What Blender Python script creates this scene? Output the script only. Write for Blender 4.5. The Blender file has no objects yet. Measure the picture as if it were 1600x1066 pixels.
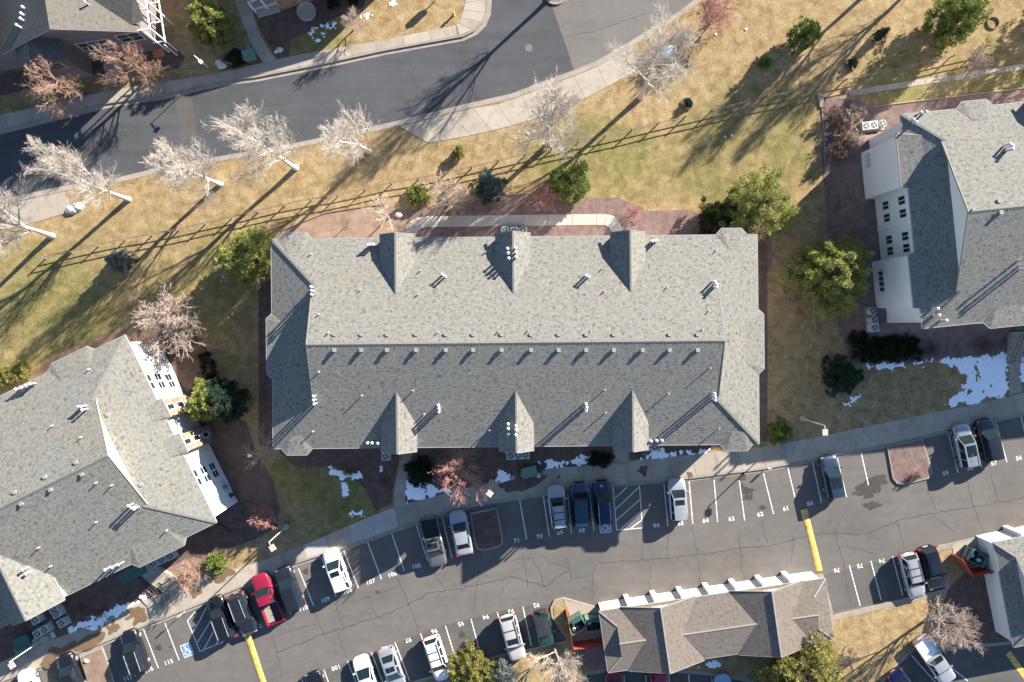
import bpy, math, random
import numpy as np
from mathutils import Vector, Matrix
from mathutils.geometry import tessellate_polygon

# ------------------------------------------------------------------ camera, sky, sun, exposure
scene = bpy.context.scene
CAM_H, FPX, NADX, NADY = 72.0, 1067.0, 797.0, 506.0     # drone height, focal length in photo pixels, nadir pixel
cam_d = bpy.data.cameras.new('camera'); cam = bpy.data.objects.new('camera', cam_d)
scene.collection.objects.link(cam); scene.camera = cam
cam.location = (0, 0, CAM_H); cam.rotation_euler = (0, 0, 0)
cam_d.sensor_width = 36.0; cam_d.lens = FPX / 1600 * 36.0
cam_d.shift_x = (800 - NADX) / 1600; cam_d.shift_y = -(533 - NADY) / 1600
cam_d.clip_start = 1.0; cam_d.clip_end = 1000.0
scene.render.resolution_x = 1024; scene.render.resolution_y = 682

SUN_EL = math.radians(21.7); SUN_AZ = math.atan2(0.725, 0.69)      # sun stands to the upper right of the picture
sun_dir = Vector((math.cos(SUN_EL) * math.sin(SUN_AZ), math.cos(SUN_EL) * math.cos(SUN_AZ), math.sin(SUN_EL)))
world = bpy.data.worlds.new('World'); scene.world = world; world.use_nodes = True
wn = world.node_tree.nodes; wl = world.node_tree.links; wn.clear()
sky = wn.new('ShaderNodeTexSky'); sky.sky_type = 'NISHITA'; sky.sun_disc = False
sky.sun_elevation = SUN_EL; sky.sun_rotation = SUN_AZ; sky.altitude = 1700; sky.air_density = 1.0; sky.dust_density = 0.3; sky.ozone_density = 2.5
bg = wn.new('ShaderNodeBackground'); bg.inputs[1].default_value = 0.075
wo = wn.new('ShaderNodeOutputWorld'); wl.new(sky.outputs[0], bg.inputs[0]); wl.new(bg.outputs[0], wo.inputs[0])
sl = bpy.data.lights.new('sun', 'SUN'); sl.energy = 5.0; sl.angle = math.radians(0.5); sl.color = (1.0, 0.93, 0.84)
so = bpy.data.objects.new('sun', sl); scene.collection.objects.link(so); so.location = sun_dir * 60
so.rotation_euler = (-sun_dir).to_track_quat('-Z', 'Y').to_euler()
vs = scene.view_settings; vs.view_transform = 'Standard'; vs.look = 'None'; vs.gamma = 1.0; vs.use_curve_mapping = False
vs.exposure = 1.86
try:
    scene.cycles.max_bounces = 6
except Exception:
    pass

COL = scene.collection
RND = random.Random(7)
ASPH = -0.13            # level of the carriageway and the car park below the lawns

def P(px, py, h=0.0):
    """photo pixel -> world point on the horizontal plane z = h"""
    s = (CAM_H - h) / FPX
    return Vector(((px - NADX) * s, (NADY - py) * s, h))

def PX(pts, h=0.0):
    return [P(a, b, h) for a, b in pts]

# ------------------------------------------------------------------ materials
MATS = {}
def _nodes(name):
    m = bpy.data.materials.new(name); m.use_nodes = True
    nt = m.node_tree; nt.nodes.clear()
    o = nt.nodes.new('ShaderNodeOutputMaterial'); b = nt.nodes.new('ShaderNodeBsdfPrincipled')
    nt.links.new(b.outputs[0], o.inputs[0])
    return m, nt, b
def rgba(c): return (c[0], c[1], c[2], 1.0)
def N(nt, t, **kw):
    n = nt.nodes.new(t)
    for k, v in kw.items(): setattr(n, k, v)
    return n
def noise(nt, vec, scale, detail=4, rough=0.55, dist=0.0):
    n = nt.nodes.new('ShaderNodeTexNoise'); n.inputs['Scale'].default_value = scale
    n.inputs['Detail'].default_value = detail; n.inputs['Roughness'].default_value = rough; n.inputs['Distortion'].default_value = dist
    nt.links.new(vec, n.inputs['Vector']); return n.outputs['Fac']
def ramp(nt, fac, stops):
    r = nt.nodes.new('ShaderNodeValToRGB'); e = r.color_ramp.elements
    while len(e) < len(stops): e.new(0.5)
    for i, (p, c) in enumerate(stops):
        e[i].position = p; e[i].color = rgba(c) if not isinstance(c, float) else (c, c, c, 1)
    nt.links.new(fac, r.inputs[0]); return r.outputs[0]
def mixc(nt, fac, a, b, mode='MIX'):
    m = nt.nodes.new('ShaderNodeMix'); m.data_type = 'RGBA'; m.blend_type = mode
    for s, v in ((m.inputs[0], fac), (m.inputs[6], a), (m.inputs[7], b)):
        if hasattr(v, 'links') or hasattr(v, 'is_output'): nt.links.new(v, s)
        elif isinstance(v, (int, float)): s.default_value = v if s.type == 'VALUE' else (v, v, v, 1)
        else: s.default_value = rgba(v)
    return m.outputs[2]
def math_n(nt, op, a, b=None, c=None):
    m = nt.nodes.new('ShaderNodeMath'); m.operation = op
    for i, v in enumerate((a, b, c)):
        if v is None: continue
        if hasattr(v, 'is_output'): nt.links.new(v, m.inputs[i])
        else: m.inputs[i].default_value = v
    return m.outputs[0]
def bump(nt, b, fac, strength, dist):
    n = nt.nodes.new('ShaderNodeBump'); n.inputs['Strength'].default_value = strength; n.inputs['Distance'].default_value = dist
    nt.links.new(fac, n.inputs['Height']); nt.links.new(n.outputs[0], b.inputs['Normal']); return n
def wpos(nt): return nt.nodes.new('ShaderNodeNewGeometry').outputs['Position']
def opos(nt): return nt.nodes.new('ShaderNodeTexCoord').outputs['Object']

def mat(name, c, var=0.12, scale=2.0, rough=0.8, bmp=0.0, bscale=25.0, c2=None, metal=0.0, spec=0.4, coat=0.0, fine=0.0, coord='w', per_obj=0.0):
    """noise-broken plain material"""
    if name in MATS: return MATS[name]
    m, nt, b = _nodes(name)
    v = wpos(nt) if coord == 'w' else opos(nt)
    lo = c2 if c2 else tuple(x * (1 - var) for x in c); hi = c if c2 else tuple(min(1, x * (1 + var)) for x in c)
    f = noise(nt, v, scale, 5, 0.6)
    col = ramp(nt, f, [(0.3, lo), (0.7, hi)])
    if fine > 0:
        g = noise(nt, v, scale * 14, 3, 0.7)
        col = mixc(nt, 1.0, col, ramp(nt, g, [(0.25, (1 - fine,) * 3), (0.75, (1 + fine,) * 3)]), 'MULTIPLY')
    if per_obj > 0:
        oi = nt.nodes.new('ShaderNodeObjectInfo')
        col = mixc(nt, 1.0, col, ramp(nt, oi.outputs['Random'], [(0.0, (1 - per_obj,) * 3), (1.0, (1 + per_obj,) * 3)]), 'MULTIPLY')
    nt.links.new(col, b.inputs['Base Color'])
    b.inputs['Roughness'].default_value = rough; b.inputs['Metallic'].default_value = metal
    b.inputs['Specular IOR Level'].default_value = spec; b.inputs['Coat Weight'].default_value = coat; b.inputs['Coat Roughness'].default_value = 0.06
    if bmp > 0:
        bump(nt, b, noise(nt, v, bscale, 4, 0.7), bmp, 0.05)
    MATS[name] = m; return m

def lawn_mat():
    m, nt, b = _nodes('lawn'); v = wpos(nt)
    # green zones of the lawn (centre in photo pixels, radius in metres)
    tot = None
    for (px, py, r, k) in ((95, 500, 10, .75), (300, 470, 10, .35), (1130, 235, 9, .55), (985, 250, 7, .55), (1215, 215, 8, .5), (330, 420, 6, .5), (560, 790, 9, .5),
                           (160, 455, 5, .5), (470, 760, 7, .4), (1400, 150, 6, .55), (1560, 130, 8, .45), (480, 60, 6, .7), (880, 250, 6, .6), (30, 570, 6, .5), (350, 40, 6, .45), (60, 160, 9, .5)):
        c = P(px, py)
        sub = N(nt, 'ShaderNodeVectorMath', operation='DISTANCE'); nt.links.new(v, sub.inputs[0]); sub.inputs[1].default_value = c
        mr = N(nt, 'ShaderNodeMapRange', interpolation_type='SMOOTHSTEP'); nt.links.new(sub.outputs['Value'], mr.inputs[0])
        mr.inputs[1].default_value = r * 1.25; mr.inputs[2].default_value = r * 0.2; mr.inputs[3].default_value = 0; mr.inputs[4].default_value = k
        tot = mr.outputs[0] if tot is None else math_n(nt, 'MAXIMUM', tot, mr.outputs[0])
    big = noise(nt, v, 0.16, 5, 0.65, 0.6)
    mid = noise(nt, v, 0.9, 5, 0.7, 0.4)
    fine = noise(nt, v, 6.5, 4, 0.75)
    vfine = noise(nt, v, 19.0, 3, 0.8)
    gold = ramp(nt, mid, [(0.25, (0.135, 0.088, 0.040)), (0.40, (0.225, 0.157, 0.076)), (0.58, (0.315, 0.232, 0.122)), (0.76, (0.40, 0.315, 0.190))])
    green = ramp(nt, mid, [(0.25, (0.090, 0.086, 0.026)), (0.5, (0.178, 0.156, 0.058)), (0.75, (0.285, 0.235, 0.105))])
    f = math_n(nt, 'ADD', tot, math_n(nt, 'MULTIPLY', math_n(nt, 'SUBTRACT', big, 0.5), 1.5))
    f = math_n(nt, 'ADD', f, math_n(nt, 'MULTIPLY', math_n(nt, 'SUBTRACT', fine, 0.5), 0.9))
    f = ramp(nt, f, [(0.15, 0.0), (0.6, 1.0)])
    col = mixc(nt, f, gold, green)
    col = mixc(nt, 1.0, col, ramp(nt, fine, [(0.24, (0.48, 0.45, 0.42)), (0.5, (1.0, 1.0, 1.0)), (0.76, (1.55, 1.52, 1.45))]), 'MULTIPLY')
    col = mixc(nt, 1.0, col, ramp(nt, vfine, [(0.25, (0.7, 0.7, 0.7)), (0.75, (1.3, 1.3, 1.3))]), 'MULTIPLY')
    nt.links.new(col, b.inputs['Base Color']); b.inputs['Roughness'].default_value = 0.95; b.inputs['Specular IOR Level'].default_value = 0.1
    hgt = math_n(nt, 'ADD', math_n(nt, 'MULTIPLY', fine, 0.6), math_n(nt, 'MULTIPLY', vfine, 0.5))
    bump(nt, b, hgt, 0.55, 0.12)
    MATS['lawn'] = m; return m

def asphalt_mat(name, lo, hi, tint=(1, 1, 1), streak_ang=0.25, streak=0.12, stain=0.0):
    m, nt, b = _nodes(name); v = wpos(nt)
    mp = N(nt, 'ShaderNodeMapping'); nt.links.new(v, mp.inputs[0]); mp.inputs['Rotation'].default_value = (0, 0, -streak_ang); mp.inputs['Scale'].default_value = (0.06, 0.9, 1)
    st = noise(nt, mp.outputs[0], 1.0, 5, 0.7)
    bigp = noise(nt, v, 0.12, 5, 0.62, 0.3); midp = noise(nt, v, 1.1, 5, 0.7); fin = noise(nt, v, 24.0, 2, 0.8)
    col = ramp(nt, bigp, [(0.3, lo), (0.7, hi)])
    col = mixc(nt, 1.0, col, ramp(nt, st, [(0.25, (1 - streak,) * 3), (0.75, (1 + streak,) * 3)]), 'MULTIPLY')
    col = mixc(nt, 1.0, col, ramp(nt, midp, [(0.25, (0.90, 0.89, 0.88)), (0.75, (1.10, 1.10, 1.09))]), 'MULTIPLY')
    col = mixc(nt, 1.0, col, ramp(nt, fin, [(0.2, (0.86,) * 3), (0.8, (1.14,) * 3)]), 'MULTIPLY')
    if stain > 0:
        sp = noise(nt, v, 0.55, 6, 0.72, 1.2)
        col = mixc(nt, 1.0, col, ramp(nt, sp, [(0.27, (1 - stain,) * 3), (0.40, (1, 1, 1))]), 'MULTIPLY')
    nt.links.new(col, b.inputs['Base Color']); b.inputs['Roughness'].default_value = 0.9; b.inputs['Specular IOR Level'].default_value = 0.2
    bump(nt, b, fin, 0.25, 0.02)
    MATS[name] = m; return m

def concrete_mat(name, c, per=0.10, stain=0.25):
    m, nt, b = _nodes(name); v = wpos(nt)
    a = noise(nt, v, 0.7, 6, 0.7, 0.4); f2 = noise(nt, v, 9.0, 4, 0.75)
    col = ramp(nt, a, [(0.28, tuple(x * (1 - stain) for x in c)), (0.5, c), (0.75, tuple(x * 1.1 for x in c))])
    col = mixc(nt, 1.0, col, ramp(nt, f2, [(0.25, (0.9,) * 3), (0.75, (1.1,) * 3)]), 'MULTIPLY')
    oi = nt.nodes.new('ShaderNodeObjectInfo')
    col = mixc(nt, 1.0, col, ramp(nt, oi.outputs['Random'], [(0.0, (1 - per,) * 3), (1.0, (1 + per,) * 3)]), 'MULTIPLY')
    nt.links.new(col, b.inputs['Base Color']); b.inputs['Roughness'].default_value = 0.88; b.inputs['Specular IOR Level'].default_value = 0.2
    bump(nt, b, f2, 0.2, 0.02)
    MATS[name] = m; return m

def shingle_mat(name, dark, light, warm, row=0.20, width=0.24, rel=0.6):
    """asphalt shingles on UVs in metres: u along the eave, v up the slope"""
    m, nt, b = _nodes(name)
    uv = nt.nodes.new('ShaderNodeTexCoord').outputs['UV']
    br = nt.nodes.new('ShaderNodeTexBrick'); nt.links.new(uv, br.inputs['Vector'])
    br.inputs['Color1'].default_value = (0, 0, 0, 1); br.inputs['Color2'].default_value = (1, 1, 1, 1); br.inputs['Mortar'].default_value = (0.5, 0.5, 0.5, 1)
    br.inputs['Scale'].default_value = 1.0; br.inputs['Mortar Size'].default_value = 0.012; br.inputs['Mortar Smooth'].default_value = 0.3
    br.inputs['Brick Width'].default_value = width; br.inputs['Row Height'].default_value = row; br.inputs['Bias'].default_value = 0.0
    br.offset = 0.37; br.offset_frequency = 3
    mp = N(nt, 'ShaderNodeMapping'); nt.links.new(uv, mp.inputs[0]); mp.inputs['Scale'].default_value = (3.1, 3.3, 1)
    cl = noise(nt, mp.outputs[0], 1.0, 4, 0.65, 0.5)
    mp2 = N(nt, 'ShaderNodeMapping'); nt.links.new(uv, mp2.inputs[0]); mp2.inputs['Scale'].default_value = (0.22, 0.3, 1)
    bg_ = noise(nt, mp2.outputs[0], 1.0, 4, 0.6)
    f = math_n(nt, 'ADD', math_n(nt, 'MULTIPLY', br.outputs['Color'], 0.26), math_n(nt, 'MULTIPLY', cl, 1.15))
    f = math_n(nt, 'SUBTRACT', f, 0.20)
    col = ramp(nt, f, [(0.16, dark), (0.42, tuple(a * .42 + c * .58 for a, c in zip(dark, light))), (0.85, light)])
    col = mixc(nt, ramp(nt, bg_, [(0.35, 0.0), (0.7, 0.6)]), col, mixc(nt, 1.0, col, warm, 'MULTIPLY'))
    # butt edge of each course stands proud: saw-tooth up the slope
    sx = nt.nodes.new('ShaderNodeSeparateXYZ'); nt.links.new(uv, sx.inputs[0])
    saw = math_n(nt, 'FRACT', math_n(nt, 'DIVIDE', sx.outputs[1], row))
    hgt = math_n(nt, 'SUBTRACT', math_n(nt, 'MULTIPLY', br.outputs['Color'], 0.45), saw)
    hgt = math_n(nt, 'SUBTRACT', hgt, math_n(nt, 'MULTIPLY', br.outputs['Fac'], 0.5))
    col = mixc(nt, 1.0, col, ramp(nt, saw, [(0.0, (0.74,) * 3), (0.30, (1.0,) * 3), (0.8, (1.06,) * 3)]), 'MULTIPLY')  # shadow band of each course, darkened into the base colour at its butt edge
    nt.links.new(col, b.inputs['Base Color']); b.inputs['Roughness'].default_value = 0.92; b.inputs['Specular IOR Level'].default_value = 0.15
    bump(nt, b, hgt, rel, 0.03)
    MATS[name] = m; return m

def siding_mat(name, c, lap=0.18):
    m, nt, b = _nodes(name); v = wpos(nt)
    sx = nt.nodes.new('ShaderNodeSeparateXYZ'); nt.links.new(v, sx.inputs[0])
    saw = math_n(nt, 'FRACT', math_n(nt, 'DIVIDE', sx.outputs[2], lap))
    f = noise(nt, v, 0.8, 4, 0.6)
    nt.links.new(ramp(nt, f, [(0.3, tuple(x * 0.93 for x in c)), (0.7, c)]), b.inputs['Base Color']); b.inputs['Roughness'].default_value = 0.6
    bump(nt, b, math_n(nt, 'MULTIPLY', saw, -1.0), 0.35, 0.02)
    MATS[name] = m; return m

def brickwall_mat(name):
    m, nt, b = _nodes(name); v = wpos(nt)
    vo = N(nt, 'ShaderNodeTexVoronoi'); vo.inputs['Scale'].default_value = 3.2
    mp = N(nt, 'ShaderNodeMapping'); nt.links.new(v, mp.inputs[0]); mp.inputs['Scale'].default_value = (1, 1, 2.0); nt.links.new(mp.outputs[0], vo.inputs['Vector'])
    col = ramp(nt, vo.outputs['Color'], [(0.1, (0.13, 0.075, 0.05)), (0.5, (0.24, 0.16, 0.11)), (0.9, (0.33, 0.25, 0.19))])
    nt.links.new(col, b.inputs['Base Color']); b.inputs['Roughness'].default_value = 0.9
    bump(nt, b, vo.outputs['Distance'], 0.4, 0.03)
    MATS[name] = m; return m

def glass_mat(name, c, rough=0.04):
    m, nt, b = _nodes(name)
    b.inputs['Base Color'].default_value = rgba(c); b.inputs['Roughness'].default_value = rough; b.inputs['Specular IOR Level'].default_value = 0.5
    b.inputs['Coat Weight'].default_value = 0.15; b.inputs['Coat Roughness'].default_value = 0.02
    MATS[name] = m; return m

def leaf_mat(name, lo, hi, tip=None, trans=0.25, rough=0.6):
    m, nt, b = _nodes(name); v = wpos(nt)
    f = noise(nt, v, 1.6, 3, 0.6); g = noise(nt, v, 14.0, 2, 0.7)
    col = mixc(nt, ramp(nt, math_n(nt, 'ADD', math_n(nt, 'MULTIPLY', f, 0.55), math_n(nt, 'MULTIPLY', g, 0.45)), [(0.3, 0.0), (0.7, 1.0)]), lo, hi)
    nt.links.new(col, b.inputs['Base Color']); b.inputs['Roughness'].default_value = rough; b.inputs['Specular IOR Level'].default_value = 0.25
    if trans > 0:
        tr = nt.nodes.new('ShaderNodeBsdfTranslucent'); nt.links.new(col, tr.inputs[0])
        mx = nt.nodes.new('ShaderNodeMixShader'); mx.inputs[0].default_value = trans
        out = [n for n in nt.nodes if n.type == 'OUTPUT_MATERIAL'][0]
        nt.links.new(b.outputs[0], mx.inputs[1]); nt.links.new(tr.outputs[0], mx.inputs[2]); nt.links.new(mx.outputs[0], out.inputs[0])
    MATS[name] = m; return m

lawn_mat()
asphalt_mat('street_asphalt', (0.058, 0.061, 0.064), (0.080, 0.083, 0.086), streak_ang=0.22, streak=0.16)
asphalt_mat('old_asphalt', (0.125, 0.115, 0.104), (0.158, 0.146, 0.132), streak_ang=0.5, streak=0.08)
asphalt_mat('lot_asphalt', (0.108, 0.098, 0.088), (0.142, 0.130, 0.117), streak_ang=0.2, streak=0.09, stain=0.22)
asphalt_mat('stall_asphalt', (0.080, 0.078, 0.072), (0.108, 0.103, 0.095), streak_ang=1.7, streak=0.10, stain=0.3)
asphalt_mat('trench_asphalt', (0.078, 0.072, 0.066), (0.100, 0.092, 0.084), streak_ang=1.3, streak=0.12)
asphalt_mat('patch_asphalt', (0.100, 0.100, 0.092), (0.120, 0.120, 0.110), streak_ang=0.0, streak=0.05)
concrete_mat('walk_concrete', (0.33, 0.286, 0.225)); concrete_mat('kerb_concrete', (0.28, 0.245, 0.20), 0.05, 0.3)
concrete_mat('pale_concrete', (0.37, 0.345, 0.30), 0.05, 0.12)
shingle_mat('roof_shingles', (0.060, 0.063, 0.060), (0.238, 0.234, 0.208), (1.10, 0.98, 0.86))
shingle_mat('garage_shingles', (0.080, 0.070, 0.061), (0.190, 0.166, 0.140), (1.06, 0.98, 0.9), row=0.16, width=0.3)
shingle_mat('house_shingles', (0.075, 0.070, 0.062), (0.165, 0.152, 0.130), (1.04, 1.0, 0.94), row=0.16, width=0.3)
siding_mat('white_siding', (0.66, 0.64, 0.61)); siding_mat('grey_siding', (0.40, 0.40, 0.41)); siding_mat('mauve_siding', (0.185, 0.150, 0.148)); siding_mat('dark_mauve', (0.10, 0.085, 0.09))
brickwall_mat('stone_veneer')
siding_mat('pale_siding', (0.60, 0.60, 0.61)); mat('white_trim', (0.70, 0.69, 0.67), 0.04, rough=0.5); mat('ridge_cap', (0.16, 0.155, 0.135), 0.15, 4.0, rough=0.95); mat('pale_ridge', (0.27, 0.245, 0.215), 0.1, 4.0, rough=0.95)
mat('gutter_metal', (0.30, 0.28, 0.265), 0.05, rough=0.45); mat('soffit', (0.45, 0.43, 0.40), 0.05)
mat('galvanised', (0.55, 0.56, 0.57), 0.08, 6, rough=0.35, metal=0.55); mat('vent_white', (0.52, 0.53, 0.55), 0.05, rough=0.4)
mat('vent_box', (0.25, 0.245, 0.225), 0.1, rough=0.6)
mat('mulch', (0.125, 0.083, 0.068), 0.30, 1.3, rough=0.95, bmp=0.9, bscale=9, fine=0.5, spec=0.1)
mat('mulch_tan', (0.235, 0.165, 0.122), 0.22, 0.9, rough=0.95, bmp=0.7, bscale=8, fine=0.4, spec=0.1)
mat('gravel_purple', (0.175, 0.120, 0.105), 0.28, 1.2, rough=0.95, bmp=0.9, bscale=10, fine=0.5, spec=0.1)
mat('bare_soil', (0.27, 0.175, 0.105), 0.22, 0.7, rough=0.95, bmp=0.6, bscale=7, fine=0.35, spec=0.1)
mat('snow', (0.90, 0.92, 0.95), 0.06, 3.0, rough=0.6, bmp=0.5, bscale=14)
mat('paint_white', (0.62, 0.60, 0.57), 0.22, 3.5, rough=0.7, fine=0.2); mat('paint_blue', (0.10, 0.21, 0.36), 0.2, 3.0, rough=0.7, fine=0.25)
mat('paint_yellow', (0.56, 0.355, 0.095), 0.30, 2.2, rough=0.75, fine=0.3); mat('tar', (0.062, 0.056, 0.051), 0.2, 4.0, rough=0.8)
mat('wet_stain', (0.060, 0.050, 0.042), 0.3, 3.0, rough=0.5); mat('wet_concrete', (0.155, 0.100, 0.055), 0.15, 2.0, rough=0.5)
mat('weathered_wood', (0.20, 0.155, 0.115), 0.25, 5.0, rough=0.9, bmp=0.3, bscale=30); mat('pale_wood', (0.33, 0.25, 0.17), 0.2, 4.0, rough=0.9)
mat('iron_black', (0.012, 0.012, 0.013), 0.1, rough=0.5); mat('bronze_pole', (0.030, 0.028, 0.026), 0.1, rough=0.45); mat('pole_pale', (0.42, 0.37, 0.31), 0.06, rough=0.5)
mat('green_metal', (0.028, 0.095, 0.072), 0.12, 3, rough=0.45); mat('green_fabric', (0.012, 0.075, 0.062), 0.12, 3, rough=0.7); mat('utility_green', (0.12, 0.19, 0.15), 0.08, rough=0.5)
mat('utility_bright', (0.05, 0.24, 0.13), 0.08, rough=0.5)
mat('ac_casing', (0.42, 0.44, 0.41), 0.07, rough=0.5); mat('ac_dark', (0.035, 0.045, 0.05), 0.1, rough=0.6)
mat('red_fence', (0.33, 0.058, 0.030), 0.16, 2.5, rough=0.8); mat('bag_blue', (0.10, 0.16, 0.24), 0.6, 6.0, rough=0.5); mat('bag_white', (0.5, 0.52, 0.56), 0.2, 6, rough=0.5); mat('bin_dark', (0.02, 0.03, 0.03), 0.2)
mat('rock_pale', (0.52, 0.50, 0.47), 0.2, 3, rough=0.9, bmp=0.5); mat('rock_brown', (0.26, 0.19, 0.14), 0.25, 3, rough=0.9, bmp=0.5)
mat('terracotta', (0.45, 0.16, 0.07), 0.15, 3, rough=0.8); mat('window_frame', (0.62, 0.62, 0.60), 0.03, rough=0.5)
glass_mat('window_glass', (0.020, 0.028, 0.034)); glass_mat('window_green', (0.025, 0.055, 0.050)); glass_mat('car_glass', (0.010, 0.016, 0.020)); glass_mat('car_glass_tint', (0.010, 0.020, 0.024))
mat('tyre', (0.018, 0.018, 0.018), 0.1, rough=0.9); mat('rim', (0.35, 0.35, 0.36), 0.1, rough=0.35, metal=0.6); mat('plastic_black', (0.015, 0.015, 0.016), 0.1, rough=0.6)
mat('tail_red', (0.42, 0.02, 0.02), 0.1, rough=0.25); mat('head_lamp', (0.26, 0.27, 0.28), 0.05, rough=0.15); mat('chrome', (0.6, 0.6, 0.62), 0.03, rough=0.2, metal=0.8)
mat('manhole_iron', (0.12, 0.115, 0.105), 0.2, 6, rough=0.7)
mat('trim_tan', (0.24, 0.23, 0.205), 0.06, rough=0.7)
mat('bark_white', (0.52, 0.47, 0.41), 0.22, 2.5, rough=0.85, bmp=0.4, bscale=12); mat('bark_grey', (0.30, 0.245, 0.205), 0.22, 2.5, rough=0.9, bmp=0.4, bscale=12)
mat('twig_white', (0.47, 0.415, 0.35), 0.2, 1.2, rough=0.85); mat('twig_grey', (0.36, 0.285, 0.235), 0.2, 1.5, rough=0.9); mat('twig_tan', (0.42, 0.345, 0.275), 0.22, 1.5, rough=0.9)
mat('twig_pink', (0.42, 0.215, 0.180), 0.2, 1.5, rough=0.9); mat('twig_rust', (0.37, 0.235, 0.170), 0.25, 1.5, rough=0.9); mat('bark_brown', (0.12, 0.085, 0.065), 0.2, 3, rough=0.9)
mat('twig_brown', (0.22, 0.145, 0.10), 0.25, 2, rough=0.9)
leaf_mat('leaf_pine', (0.085, 0.115, 0.026), (0.42, 0.43, 0.12), trans=.32); leaf_mat('leaf_dark', (0.010, 0.022, 0.007), (0.045, 0.070, 0.020)); leaf_mat('leaf_spruce', (0.030, 0.055, 0.052), (0.125, 0.175, 0.160))
leaf_mat('leaf_bright', (0.056, 0.100, 0.020), (0.270, 0.320, 0.080)); leaf_mat('leaf_silver', (0.09, 0.12, 0.11), (0.25, 0.28, 0.25)); leaf_mat('leaf_olive', (0.095, 0.100, 0.024), (0.37, 0.345, 0.095)); leaf_mat('leaf_rust', (0.14, 0.055, 0.025), (0.36, 0.17, 0.085))
leaf_mat('leaf_shade', (0.014, 0.030, 0.018), (0.040, 0.075, 0.050))

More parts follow.
